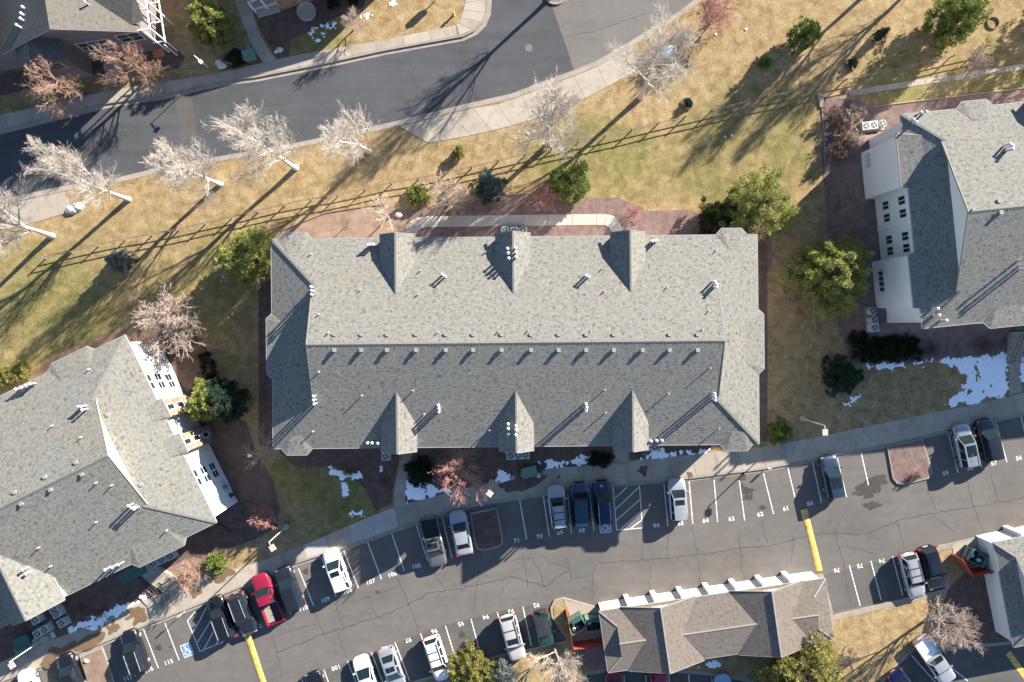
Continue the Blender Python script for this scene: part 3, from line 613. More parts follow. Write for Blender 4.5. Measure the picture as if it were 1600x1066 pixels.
def crack(pts, w=0.06, parent=None, m='tar', jit=0.10, z=0.0065):
    r = RND; out = []
    for (a, b), (c, d) in zip(pts, pts[1:]):
        n = max(2, int(math.hypot(c - a, d - b) / 5))
        for k in range(n):
            t = k / n; p = P(a + (c - a) * t, b + (d - b) * t, ASPH + z); out.append(Vector((p.x + r.gauss(0, jit), p.y + r.gauss(0, jit), p.z)))
    out.append(P(*pts[-1], ASPH + z)); L = []; R_ = []
    for i, p in enumerate(out):
        t = (out[min(i + 1, len(out) - 1)] - out[max(0, i - 1)]).normalized(); k = w * r.uniform(0.35, 0.75); nn = Vector((-t.y, t.x, 0)); L.append(p + nn * k); R_.append(p - nn * k)
    mb = MB()
    for i in range(len(out) - 1): mb.poly([R_[i], R_[i + 1], L[i + 1], L[i]])
    return mb.build('crack', m, parent or parking_lot)
for c in ([(433, 1020), (506, 991), (547, 978), (590, 964), (639, 945), (668, 928), (699, 922.6), (749, 914), (800, 901), (850, 916), (888, 891)], [(937, 879), (1002, 876), (1078, 869), (1129, 862), (1165, 855), (1200, 854), (1268, 836.5), (1301, 834), (1352, 834), (1402, 814), (1453, 802), (1489, 797), (1560, 786), (1640, 770)]):
    crack(c, 0.075, jit=0.07)
for c in ([(620, 901), (639, 945), (653, 983)], [(749, 892), (739, 958)], [(487, 948), (506, 991)], [(524, 943), (537, 981)], [(575, 933), (589, 964)], [(527, 988), (542, 1029)], [(424, 986), (433, 1020), (440, 1059)], [(678, 897), (694, 920)], [(547, 943), (575, 933), (625, 916)],
          [(1004, 836), (1002, 874), (1016, 879), (1015, 933)], [(1081, 821), (1090, 864), (1095, 917)], [(1043, 834), (1044, 872)], [(1154, 834), (1160, 892), (1165, 912)], [(850, 867), (858, 879), (886, 886)], [(816, 862), (825, 920)], [(833, 872), (844, 897), (851, 917)], [(927, 897), (925, 938)],
          [(1319, 803), (1304, 834), (1316, 872), (1329, 948)], [(1402, 816), (1415, 857)], [(1524, 796), (1537, 834)], [(1456, 803), (1489, 831)], [(1508, 745), (1522, 798)], [(1448, 763), (1463, 798)], [(800, 876), (833, 872)], [(887, 871), (893, 904), (926, 899), (938, 868)], [(800, 893), (817, 886)], [(427, 996), (456, 985), (495, 975)], [(565, 962), (566, 956), (580, 960)], [(1180, 838), (1185, 845)], [(1130, 880), (1140, 868)], [(780, 930), (800, 901)], [(1240, 838), (1236, 880)], [(1560, 786), (1548, 740)],
          [(1316, 853), (1366, 864)], [(1190, 812), (1198, 850)]):
    crack(c, 0.042, jit=0.06)
for c in ([(703, 62), (717, 118), (729, 167)], [(724, 58), (738, 112), (751, 162)]): crack(c, 0.08, street, jit=0.03)
for c in ([(633, 106), (648, 125), (652, 150)], [(650, 135), (680, 143), (715, 138)], [(880, 58), (930, 48), (985, 30), (1010, 22)], [(840, 60), (855, 50), (860, 52)], [(345, 85 + 55), (400, 132)], [(300, 185), (380, 170), (460, 160)]): crack(c, 0.05, street, z=0.0095)
def blob(px, py, r, m, parent, seed, sx=1.0, ang=0.0, z=0.0075, level=None, name='stain'):
    rr = random.Random(seed); h = (ASPH if level is None else level) + z; c = P(px, py, h); n = 26; k1 = [rr.uniform(-.28, .28) for _ in range(6)]; ph = [rr.uniform(0, 6.28) for _ in range(6)]; pts = []
    for i in range(n):
        a = 2 * math.pi * i / n; q = r * (1 + sum(k * math.sin((j + 2) * a + p) for j, (k, p) in enumerate(zip(k1, ph))) * 0.8)
        x, y = q * math.cos(a) * sx, q * math.sin(a); pts.append((c.x + x * math.cos(ang) - y * math.sin(ang), c.y + x * math.sin(ang) + y * math.cos(ang)))
    return MB().tess([pts], h).build(name, m, parent)
for i, (x, y, r, sx, an) in enumerate(((1358, 770, 1.0, .5, -1.2), (1366, 756, .8, 1.8, .3), (1345, 765, .5, 1.6, .4), (1363, 790, .8, .55, -1.3), (1168, 767, .32, 2.4, .1), (1169, 777, .25, 2.4, .1), (1192, 793, .22, 2.0, .2), (1160, 760, .35, .4, 0), (722, 992, .35, 1.0, .5), (590, 925, .14, 1.6, .1), (248, 1012, .32, 1.0, .2), (266, 1011, .12, 1, 0), (1160, 746, .35, 1.2, .3), (478, 893, .3, 1, 0), (1100, 940, .3, 3, .1))):
    blob(x, y, r, 'wet_stain', parking_lot, 40 + i, sx, an, z=0.0072 + 0.0004 * i)
for i, (x, y, r, sx, an) in enumerate(((214, 961, .85, 1.3, .5), (176, 981, .55, 1.4, .3), (305, 925, .7, .7, -1.2), (140, 1003, .7, 2.6, .4), (90, 1024, .8, 2.6, .4), (345, 898, .7, 2.0, .3), (1005, 735, .5, 1, 0), (1078, 742, .3, 1, 0))):
    blob(x, y, r, 'wet_concrete' if i < 6 else 'mulch', main_walk, 70 + i, sx, an, z=0.0385 + 0.0012 * i, level=0.0)
blob(820, 752, 1.0, 'mulch', main_walk, 91, 2.2, .35, z=0.0492, level=0.0); blob(873, 745, .22, 'bark_brown', main_walk, 92, .7, 0, z=0.0505, level=0.0)
for k in range(7):      # tactile ramp bars in the pavement
    MB().prism(PX([(961 + k * .35, 727 + k * 4.4), (977 + k * .35, 725.8 + k * 4.4), (977.2 + k * .35, 728.6 + k * 4.4), (961.2 + k * .35, 729.8 + k * 4.4)]), 0.03, 0.046).build('ramp_bar', 'pale_concrete', main_walk)
# manhole covers
def manhole(px, py, r, parent):
    c = P(px, py, ASPH); o = MB().lathe(c, [(r, 0.0), (r, 0.012), (r * .9, 0.014)], 20).build('manhole_cover', 'manhole_iron'); tag(o, 'round iron manhole cover in the dark street paving', 'manhole cover')
manhole(826, 75, 0.42, street)
# speed bumps
def speed_bump(a, b, label, w=0.72):
    p = P(*a, ASPH); q = P(*b, ASPH); d = (q - p).normalized(); n = Vector((-d.y, d.x, 0)); mb = MB(); prof = [(-.5, 0.004), (-.36, .05), (-.15, .085), (.15, .085), (.36, .05), (.5, 0.004)]
    for (s0, z0), (s1, z1) in zip(prof, prof[1:]):
        mb.poly([p + n * s1 * w + Vector((0, 0, z1)), p + n * s0 * w + Vector((0, 0, z0)), q + n * s0 * w + Vector((0, 0, z0)), q + n * s1 * w + Vector((0, 0, z1))])
    for e in (p, q): mb.poly([e + n * s * w + Vector((0, 0, z)) for s, z in prof])
    o = mb.build('speed_bump', 'paint_yellow'); tag(o, label, 'speed bump', 'yellow speed bumps across the car park lane')
speed_bump((1256, 796), (1280, 892), 'yellow speed bump ending at the tan roofed garage corner')
speed_bump((386, 991), (412, 1070), 'yellow speed bump behind the parked red pickup and black cars')

# ------------------------------------------------------------------ snow
def snow_patch(label, pts, seed, step=0.085, hole=0.25, thick=0.035):
    w = [(p.x, p.y) for p in PX(pts)]; xs = [p[0] for p in w]; ys = [p[1] for p in w]
    x0, x1, y0, y1 = min(xs) - .3, max(xs) + .3, min(ys) - .3, max(ys) + .3
    nx = int((x1 - x0) / step) + 2; ny = int((y1 - y0) / step) + 2
    X, Y = np.meshgrid(x0 + np.arange(nx) * step, y0 + np.arange(ny) * step)
    inside = np.zeros(X.shape, bool); dist = np.full(X.shape, 1e9)
    for (ax, ay), (bx, by) in zip(w, w[1:] + w[:1]):
        cond = ((ay > Y) != (by > Y)); den = (by - ay) if abs(by - ay) > 1e-9 else 1e-9
        inside ^= cond & (X < (bx - ax) * (Y - ay) / den + ax)
        dx, dy = bx - ax, by - ay; t = np.clip(((X - ax) * dx + (Y - ay) * dy) / (dx * dx + dy * dy + 1e-12), 0, 1); dist = np.minimum(dist, np.hypot(X - ax - t * dx, Y - ay - t * dy))
    sd = np.where(inside, dist, -dist); rg = np.random.default_rng(seed)
    def nz(cell):
        gx = int((x1 - x0) / cell) + 3; gy = int((y1 - y0) / cell) + 3; G = rg.random((gy, gx)); u = (X - x0) / cell; v = (Y - y0) / cell; i = u.astype(int); j = v.astype(int); fu = u - i; fv = v - j
        fu = fu * fu * (3 - 2 * fu); fv = fv * fv * (3 - 2 * fv); return (G[j, i] * (1 - fu) + G[j, i + 1] * fu) * (1 - fv) + (G[j + 1, i] * (1 - fu) + G[j + 1, i + 1] * fu) * fv
    n = nz(0.8) * .45 + nz(0.32) * .35 + nz(0.14) * .25 + (rg.random(X.shape) - .5) * .12
    val = np.clip(sd, -.5, .38) * .8 + (n - 0.5 - hole * 0.42) * 1.25
    keep = val > 0; Z = 0.012 + thick * np.clip(val * 2.2, 0.0, 1.0) ** 0.6
    X2 = X + rg.normal(0, step * .2, X.shape); Y2 = Y + rg.normal(0, step * .2, X.shape); idx = -np.ones(X.shape, int); V = []; F = []
    kf = keep[:-1, :-1].astype(int) + keep[1:, :-1] + keep[:-1, 1:] + keep[1:, 1:]
    for j, i in zip(*np.nonzero(kf >= 3)):
        q = []
        for jj, ii in ((j, i), (j, i + 1), (j + 1, i + 1), (j + 1, i)):
            if idx[jj, ii] < 0: idx[jj, ii] = len(V); V.append((X2[jj, ii], Y2[jj, ii], Z[jj, ii] if keep[jj, ii] else 0.011))
            q.append(int(idx[jj, ii]))
        F.append(q)
    mb = MB(); mb.v = V; mb.f = F
    if F:
        o = mb.build('snow_patch', 'snow', smooth=True); tag(o, label, 'snow', 'patches of old snow in the shade', 'stuff')
for i, (lb, q) in enumerate((
    ('wide patch of snow on the shaded lawn left of the entrance path of right block', [(1447, 565), (1514, 556), (1574, 553), (1576, 616), (1529, 627), (1476, 632), (1504, 608), (1511, 588), (1491, 573)]),
    ('snow patch at right picture edge beyond the entrance path', [(1592, 552), (1700, 540), (1700, 590), (1597, 608)]),
    ('thin streak of snow below the dark juniper hedge', [(1352, 570), (1395, 570), (1440, 563), (1442, 568), (1400, 574), (1355, 575)]),
    ('small snow patch at foot of the dark spruce', [(1314, 630), (1330, 622), (1340, 620), (1330, 635), (1318, 636)]),
    ('triangular snow patch beside the curved entrance path of main block', [(635, 750), (650, 759), (690, 762), (703, 769), (634, 788)]),
    ('snow patch left of the green utility boxes', [(770, 750), (783, 734), (791, 732), (800, 745), (812, 738), (815, 745), (806, 752), (796, 766), (785, 760)]),
    ('long snow streak right of the green utility boxes', [(838, 720), (846, 734), (857, 733), (921, 724), (922, 712), (880, 715)]),
    ('snow streak between the crossing walk and roof corner bay', [(992, 704), (1000, 719), (1036, 718), (1082, 708), (1082, 701), (1030, 707)]),
    ('small snow patch under the south east roof bay', [(1084, 713), (1094, 703), (1106, 703), (1098, 712)]),
    ('ragged snow patch on the shaded south lawn', [(517, 738), (522, 720), (530, 735), (550, 740), (562, 734), (568, 746), (552, 750), (532, 745)]),
    ('tiny snow patch on the shaded south lawn', [(532, 754), (540, 750), (544, 764), (542, 777), (535, 774)]),
    ('small snow patch beside the condensers under the west dormer', [(590, 727), (598, 724), (602, 740), (596, 750)]),
    ('snow strip in front of the left block bed', [(106, 988), (118, 971), (148, 968), (168, 953), (204, 937), (216, 942), (192, 960), (166, 976), (140, 992), (128, 984)]),
    ('small snow heap by the curved steps', [(222, 934), (232, 927), (239, 931), (226, 939)]),
    ('sparse snow on the shaded lawn of the top house', [(478, 50), (500, 34), (560, 26), (612, -2), (630, -6), (626, 6), (588, 24), (540, 40), (500, 66), (486, 74)]),
    ('small snow patch under the rightmost roadside tree', [(1020, 82), (1040, 69), (1054, 78), (1042, 92), (1024, 92)]),
    ('snow strip along south side of the tan garage', [(1068, 1045), (1098, 1034), (1126, 1032), (1130, 1041), (1096, 1047)]),
    ('small snow patch by the pale pavement slabs', [(546, 801), (572, 795), (571, 804), (548, 808)]))):
    snow_patch(lb, q, 100 + i, hole=0.5 if i in (14, 16) else 0.12)
# ------------------------------------------------------------------ buildings
class Fr:
    """local frame of a building: x along the ridge, y across"""
    def __init__(s, x, y, deg): s.o = Vector((x, y, 0)); s.a = math.radians(deg); s.c = math.cos(s.a); s.s = math.sin(s.a)
    def w(s, x, y, z=0.0): return Vector((s.o.x + x * s.c - y * s.s, s.o.y + x * s.s + y * s.c, z))
    def l(s, p): dx, dy = p[0] - s.o.x, p[1] - s.o.y; return dx * s.c + dy * s.s, -dx * s.s + dy * s.c
def roof_face(mb, pts):
    pts = [Vector(p) for p in pts]; n = Vector((0, 0, 0))
    for i in range(len(pts)): n += pts[i].cross(pts[(i + 1) % len(pts)])
    if n.z < 0: pts.reverse(); n = -n
    n.normalize(); h = Vector((0, 0, 1)).cross(n)
    h = h.normalized() if h.length > 1e-5 else Vector((1, 0, 0)); sl = n.cross(h)
    mb.poly(pts, [(p.dot(h), p.dot(sl)) for p in pts])
def wallp(mb, loop, z0, z1): mb.prism(loop, z0, z1)
def window_on(parent, p, d, n, w, h, panes=2, glass='window_glass', frame='window_frame', rows=1):
    """window centred at p on a wall; d along the wall, n outwards"""
    up = Vector((0, 0, 1)); mb = MB(); t = 0.07; M = Matrix((d, n, up)).transposed()
    for sx in (-1, 1): mb.box(p + d * (sx * (w / 2)) + n * 0.03, (t, 0.08, h + t), M=M)
    for sz in (-1, 1): mb.box(p + up * (sz * (h / 2)) + n * 0.031, (w - t, 0.08, t), M=M)
    for k in range(1, panes): mb.box(p + d * (-w / 2 + w * k / panes) + n * 0.029, (t * .8, 0.07, h - t), M=M)
    for k in range(1, rows): mb.box(p + up * (-h / 2 + h * k / rows) + n * 0.027, (w - t, 0.05, t * .5), M=M)
    o = mb.build('window', frame, parent)
    for k in range(panes):
        c = p + d * (-w / 2 + w * (k + .5) / panes) + n * 0.012
        MB().box(c, (w / panes - t, 0.02, h - t), M=M).build('pane', glass, o)
    return o
def dutch_height(f, x0, x1, y0, y1, e, p, s0, s1):
    def hgt(x, y):
        d = min(y1 - y, y - y0)
        if x < x0 + s0: d = min(d, x - x0)
        if x > x1 - s1: d = min(d, x1 - x)
        return e + p * max(0.0, d)
    return hgt
def on_roof(f, hgt, px, py):
    h = 8.0
    for _ in range(40):
        q = P(px, py, h); h = hgt(*f.l(q))
    return P(px, py, h)
def vent(parent, p, h=0.8, r=0.11, m='galvanised', cap=True, z0=0.25):
    o = MB().tube(p - Vector((0, 0, z0)), p + Vector((0, 0, h)), r, n=8).build('vent_pipe', m, parent, smooth=False)
    if cap:
        MB().lathe(p + Vector((0, 0, h + 0.012)), [(r * 1.1, 0.0), (r * 1.55, 0.03), (r * 1.55, 0.09), (r * 0.4, 0.15)], 10).build('cap', 'vent_white', o)
    return o
def roof_vent(parent, p, ang, m='vent_box'):
    o = MB().box(p + Vector((0, 0, 0.0)), (0.26, 0.26, 0.26), ang).build('roof_vent', m, parent)
    MB().box(p + Vector((0, 0, 0.152)), (0.34, 0.34, 0.04), ang).build('lid', m, o)

def dutch_block(name, label, f, x0, x1, y0, y1, e, p, s0, s1, dormers=(), bays=(), roofm='roof_shingles', wallm='white_siding', baywall=None, gable=(True, True)):
    ym = (y0 + y1) / 2; R = e + p * (y1 - y0) / 2
    root = thing(name, label, 'building', f.w((x0 + x1) / 2, ym, 0)); mb = MB(); W = f.w; g0, g1 = x0 + s0, x1 - s1; oh = 0.35
    zg0, zg1 = e + p * s0, e + p * s1
    # main slopes: the gable ends overhang by oh
    for (ys, sg) in ((y1, -1), (y0, 1)):
        roof_face(mb, [W(x0, ys, e), W(x1, ys, e), W(g1, ys + sg * s1, zg1), W(g0, ys + sg * s0, zg0)])
        roof_face(mb, [W(g0 - oh, ys + sg * s0, zg0), W(g1 + oh, ys + sg * s1, zg1), W(g1 + oh, ym, R), W(g0 - oh, ym, R)])
    roof_face(mb, [W(x0, y0, e), W(x0, y1, e), W(g0, y1 - s0, zg0), W(g0, y0 + s0, zg0)])
    roof_face(mb, [W(x1, y0, e), W(x1, y1, e), W(g1, y1 - s1, zg1), W(g1, y0 + s1, zg1)])
    bw = {}
    outline = []
    for (side, t0, t1, out, ch, b, c, bm) in bays:
        if side in 'NS':
            ye, sg = (y1, 1) if side == 'N' else (y0, -1)
            A, B, C, D = (t0, ye), (t0 + ch, ye + sg * out), (t1 - ch, ye + sg * out), (t1, ye); E, F_ = (t0 + c, ye - sg * b), (t1 - c, ye - sg * b)
            wl = [(t0 + .35, ye - sg * .8), (t0 + .35, ye - sg * .25), (t0 + ch + .25, ye + sg * (out - .4)), (t1 - ch - .25, ye + sg * (out - .4)), (t1 - .35, ye - sg * .25), (t1 - .35, ye - sg * .8)]
        else:
            xe, sg = (x1, 1) if side == 'E' else (x0, -1)
            A, B, C, D = (xe, t0), (xe + sg * out, t0 + ch), (xe + sg * out, t1 - ch), (xe, t1); E, F_ = (xe - sg * b, t0 + c), (xe - sg * b, t1 - c)
            q = .35 if ch > .3 else .10
            wl = [(xe - sg * .8, t0 + q), (xe - sg * .25, t0 + q), (xe + sg * (out - .25), t0 + ch + q - .02), (xe + sg * (out - .25), t1 - ch - q + .02), (xe - sg * .25, t1 - q), (xe - sg * .8, t1 - q)]
        ze = e + .012; zE = e + p * b + .012
        roof_face(mb, [W(*A, ze), W(*B, ze), W(*E, zE)]); roof_face(mb, [W(*B, ze), W(*C, ze), W(*F_, zE), W(*E, zE)]); roof_face(mb, [W(*C, ze), W(*D, ze), W(*F_, zE)])
        gm = MB()
        for a, c_ in ((A, B), (B, C), (C, D)): gm.bar(W(*a, e - .07), W(*c_, e - .07), .10, .16)
        gm.build('gutter', 'gutter_metal', root); MB().poly([W(*q, e - .152) for q in (A, B, C, D)]).build('soffit', 'soffit', root)
        b_ = MB(); b_.prism([W(*q) for q in wl], -0.05, e - .16); bw[(side, t0)] = b_.build('bay_wall', bm or wallm, root)
    # dormers
    for (side, xd, hw, zr, ze, sp) in dormers:
        ye, sg = (y1, 1) if side == 'N' else (y0, -1); fr = ye + sg * 0.22; br = (zr - e) / p; be = (ze - e) / p
        for sx in (-1, 1):
            roof_face(mb, [W(xd, fr, zr), W(xd, ye - sg * br, zr), W(xd + sx * hw, ye - sg * be, ze), W(xd + sx * hw, fr, ze)])
            q = hw - .22
            MB().poly([W(xd + sx * q, ye - .02 * sg, e - .1), W(xd + sx * q, ye - .02 * sg, ze + .1), W(xd + sx * q, ye - sg * be, ze + .1), W(xd + sx * q, ye - sg * be * .5, e + p * be * .5 - .05)]).build('dormer_cheek', 'white_trim', root)
            tr = MB(); tr.bar(W(xd, fr + sg * .03, zr - .09), W(xd + sx * hw, fr + sg * .03, ze - .09), .05, .2); tr.bar(W(xd + sx * (hw + .02), fr, ze - .07), W(xd + sx * (hw + .02), ye - sg * be * .9, ze - .07), .07, .13); tr.build('bargeboard', 'trim_tan', root)
        gw = MB(); q = hw - .2; yy = ye - sg * .16
        gw.prism([W(xd - q, yy), W(xd + q, yy), W(xd + q, yy - sg * .5), W(xd - q, yy - sg * .5)], -0.05, e - .17)
        gw.poly([W(xd - q, yy, e - .17), W(xd + q, yy, e - .17), W(xd + q, yy, ze + .02), W(xd, yy, zr - .08), W(xd - q, yy, ze + .02)]); gw.build('gable_wall', wallm, root)
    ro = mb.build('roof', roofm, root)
    # ridge and hip caps
    rc = MB()
    for sg in (-1, 1):      # overlapping cap shingles bent over the ridge
        nn = int((g1 - g0 + 2 * oh) / .3); q = (g1 - g0 + 2 * oh) / nn
        for k in range(nn):
            xa = g0 - oh + k * q; rc.poly([W(xa, ym, R + .012), W(xa + q, ym, R + .03), W(xa + q, ym + sg * .15, R + .03 - .15 * p), W(xa, ym + sg * .15, R + .012 - .15 * p)][::sg])
    for (xx, gx, zz, s) in ((x0, g0, zg0, s0), (x1, g1, zg1, s1)):
        for (ys, sg) in ((y1, -1), (y0, 1)): MB().bar(W(xx, ys, e + .012), W(gx, ys + sg * s, zz + .012), .22, .03).build('hip_cap', 'ridge_cap', ro)
    for (side, xd, hw, zr, ze, sp) in dormers:
        ye, sg = (y1, 1) if side == 'N' else (y0, -1); MB().bar(W(xd, ye + sg * .22, zr + .004), W(xd, ye - sg * (zr - e) / p, zr + .004), .16, .03).build('dormer_cap', 'ridge_cap', ro)
    rc.build('ridge_cap', 'ridge_cap', ro)
    # gutters, soffit, gables, walls
    gm = MB(); cor = [(x0, y0), (x1, y0), (x1, y1), (x0, y1)]
    for a, b_ in zip(cor, cor[1:] + cor[:1]): gm.bar(W(*a, e - .075), W(*b_, e - .075), .11, .15)
    gm.build('gutter', 'gutter_metal', root)
    MB().poly([W(*q, e - .155) for q in cor]).build('soffit', 'soffit', root)
    for (gx, sgn, s, zz) in ((g0, -1, s0, zg0), (g1, 1, s1, zg1)):
        mbw = MB(); mbw.poly([W(gx, y0 + s, zz - .1), W(gx, y1 - s, zz - .1), W(gx, ym, R - .05)]); mbw.build('gable_wall', wallm, root)
        bb = MB()
        for (ys, sg) in ((y1 - s, 1), (y0 + s, -1)): bb.bar(W(gx + sgn * (oh + .025), ys, zz - .06), W(gx + sgn * (oh + .025), ym, R - .08), .05, .18)
        bb.build('bargeboard', 'trim_tan', root)
    wi = .5
    wl = MB(); wl.prism([W(x0 + wi, y0 + wi), W(x1 - wi, y0 + wi), W(x1 - wi, y1 - wi), W(x0 + wi, y1 - wi)], -0.05, e - .16)
    wall = wl.build('wall', wallm, root)
    return root, dutch_height(f, x0, x1, y0, y1, e, p, s0, s1), bw
EAVE, PITCH = 6.8, 0.385
# --- main block
fm = Fr(0.49, -1.71, 0.55)
def mx(px, h=EAVE): return (px - NADX) * (CAM_H - h) / FPX - 0.49
dorm = [(s, mx(px, 8.9), 1.62, 8.9, 7.72, 0) for s, px in (('N', 619), ('N', 803), ('N', 986.5), ('S', 619), ('S', 805.5), ('S', 988))]
bays = [('N', mx(436), mx(488), .62, .55, 1.35, 1.0, None), ('N', mx(1120), mx(1169), .62, .55, 1.35, 1.0, None), ('S', mx(438), mx(487), .62, .55, 1.35, 1.0, None), ('S', mx(1124), mx(1175), .62, .55, 1.35, 1.0, None),
        ('W', -3.4, 2.9, .55, .5, 1.35, 1.0, None), ('E', -3.3, 2.9, .55, .5, 1.35, 1.0, None)]
main_b, mh, _ = dutch_block('apartment_block', 'long grey shingled apartment block with six dormers in the middle', fm, -23.2, 23.2, -10.0, 10.0, EAVE, PITCH, 4.75, 4.75, dorm, bays)
# windows and doors on the long sides
for k in range(16):
    xx = -21.4 + k * 2.85
    if min(abs(xx - d[1]) for d in dorm) < 2.3: continue
    for yy, dd, nn in ((-9.5, fm.w(1, 0) - fm.w(0, 0), fm.w(0, -1) - fm.w(0, 0)), (9.5, fm.w(1, 0) - fm.w(0, 0), fm.w(0, 1) - fm.w(0, 0))):
        for zz in (1.7, 4.6): window_on(main_b, fm.w(xx, yy, zz), dd, nn, 1.5, 1.3)
for x in (523, 565, 605, 650.5, 697, 739.5, 784, 830, 873, 916, 959, 1004, 1046, 1090):
    roof_vent(main_b, on_roof(fm, mh, x, 547), fm.a)
    if x != 1004: roof_vent(main_b, on_roof(fm, mh, x, 522.5), fm.a)
for x, y in ((1124, 457), (1125, 603)): roof_vent(main_b, on_roof(fm, mh, x, y), fm.a)
for x, y in ((487, 397), (657, 423), (564, 453), (654, 460), (499, 491), (514, 520), (685, 519), (779, 518), (759, 394), (941, 420), (944, 455), (1042, 449), (1118, 392), (1107, 486), (923, 517), (1097, 515), (825, 517)):
    vent(main_b, on_roof(fm, mh, x, y), .36, .055, 'vent_white', False)
for x, y in ((499, 581), (566, 618), (646, 610), (663, 647), (490, 674), (765, 672), (945, 609), (946, 645), (1044, 615), (1109, 575), (1123, 670)):
    vent(main_b, on_roof(fm, mh, x, y), .36, .055, 'vent_white', False)
def flues(parent, f, hgt, pts, h=.85, r=.095):
    for x, y in pts: vent(parent, on_roof(f, hgt, x, y), h, r)
flues(main_b, fm, mh, ((577, 385), (581, 384), (586, 384), (490, 449), (491, 455), (491, 461), (692, 430), (696, 433), (914, 432), (918, 434), (1016, 379), (1020, 378.5), (1024, 378), (1112, 441), (1115, 445), (1115, 450),
                       (494, 618), (494, 624), (495, 630), (686, 632), (687, 637), (687, 642), (914, 630), (915, 635), (914, 640), (1112, 614), (1113, 619), (1113, 624), (577, 690), (584, 690), (593, 690.5), (1014, 687), (1023, 686.5), (1031, 686)))
def dorm_h(x, y):
    h = mh(x, y)
    for (s, xd, hw, zr, ze, sp) in dorm:
        if abs(x - xd) < hw and ((s == 'N') == (y > 0)): h = max(h, zr - (zr - ze) * abs(x - xd) / hw)
    return h
flues(main_b, fm, dorm_h, ((793, 390), (794, 397), (795, 405), (805, 389), (806, 396), (806, 403), (794, 661), (794, 668), (794, 677), (806, 664), (806, 670), (806, 678)), h=.7, r=.10)
# satellite boxes and small eave trims at the dormer fronts
for (s, xd, hw, zr, ze, sp) in dorm:
    if s == 'N': MB().box(fm.w(xd + .55, 10.12, EAVE - .2), (.5, .1, .3), fm.a).build('eave_trim', 'trim_tan', main_b)

# --- right block
E_EAVE = 8.4                  # this block stands on a bank above the car park
eNW = P(1408, 178.5, E_EAVE); eSW = P(1441.6, 514, E_EAVE); eM = (eNW + eSW) / 2
fe = Fr(eM.x, eM.y, 5.75); BANK = 1.6
def bank_z(x, y):
    u, v = fe.l((x, y)); d = math.sqrt((max(0, .5 - u) / 4.1) ** 2 + (max(0, -9.5 - v) / 3.1) ** 2 + (max(0, v - 9.5) / 1.0) ** 2)
    t = max(0.0, 1 - d); return BANK * t * t * (3 - 2 * t)
bk = MB(); gs = .42; nu, nv = int(34 / gs), int(26 / gs); ids = {}
for i in range(nu + 1):
    for j in range(nv + 1):
        w = fe.w(-4.6 + i * gs, -13.0 + j * gs); z_ = bank_z(w.x, w.y)
        ids[i, j] = (len(bk.v), z_); bk.v.append((w.x, w.y, .028 + z_ + (RND.uniform(-.02, .02) if z_ > .1 else 0)))
for i in range(nu):
    for j in range(nv):
        q = [ids[i, j], ids[i + 1, j], ids[i + 1, j + 1], ids[i, j + 1]]
        if max(k[1] for k in q) > 0.004: bk.f.append([k[0] for k in q])
struct(bk.build('gravel_bank', 'gravel_purple', smooth=True))
eb = [('W', -8.1, -2.95, .62, .10, 1.4, .55, None), ('W', 3.2, 8.35, .62, .10, 1.4, .55, None), ('N', 5.2, 8.6, .62, .55, 1.35, 1.0, None), ('S', 5.7, 10.1, .62, .55, 1.35, 1.0, None)]
ed = [('N', 12.9, 1.62, E_EAVE + 2.1, E_EAVE + .92, 0)]
east_b, eh, ebw = dutch_block('apartment_block', 'grey shingled apartment block at right with shaded white gable wall and windows', fe, 0.0, 46.0, -10.0, 10.0, E_EAVE, PITCH, 3.1, 4.7, ed, eb)
ew_d = fe.w(0, 1) - fe.w(0, 0); ew_n = fe.w(-1, 0) - fe.w(0, 0)
for yy in (2.3, 1.05, -1.15, -2.3):
    for zz in (3.55, 6.35): window_on(east_b, fe.w(.5, yy, zz), ew_d, ew_n, .85, 1.15, 2)
MB().box(fe.w(.46, .1, 4.9), (.09, .12, 6.6), fe.a).build('downspout', 'white_trim', east_b)
MB().box(fe.w(3.07, .2, 11.1), (.06, .12, 2.7), fe.a).build('corner_board', 'white_trim', east_b)
for x, y in ((1421, 190), (1425, 194), (1433, 179), (1441, 178)): flues(east_b, fe, eh, ((x, y),), .6, .09)
for x, y in ((1567, 229), (1571, 232), (1571, 237), (1590, 408), (1592, 416), (1592, 422), (1456, 483), (1458, 493), (1469, 501)): vent(east_b, on_roof(fe, eh, x, y), .85, .095)
roof_vent(east_b, on_roof(fe, eh, 1560, 314), fe.a); roof_vent(east_b, on_roof(fe, eh, 1563, 332), fe.a); vent(east_b, on_roof(fe, eh, 1482, 337), .3, .06, 'vent_white', False)
for k in range(4):     # meters on the shaded wall
    MB().box(fe.w(-.42, -4.4 - .55 * k, 3.0), (.16, .34, .6), fe.a).build('meter_box', 'ac_dark', east_b)
for k in range(3): MB().box(fe.w(-.42, 7.6 - .5 * k, 2.8), (.16, .3, .7), fe.a).build('meter_box', 'ac_casing', east_b)
MB().bar(fe.w(.45, -9.4, 1.4), fe.w(.45, -9.4, 8.0), .12, .1).build('downspout', 'white_trim', east_b)
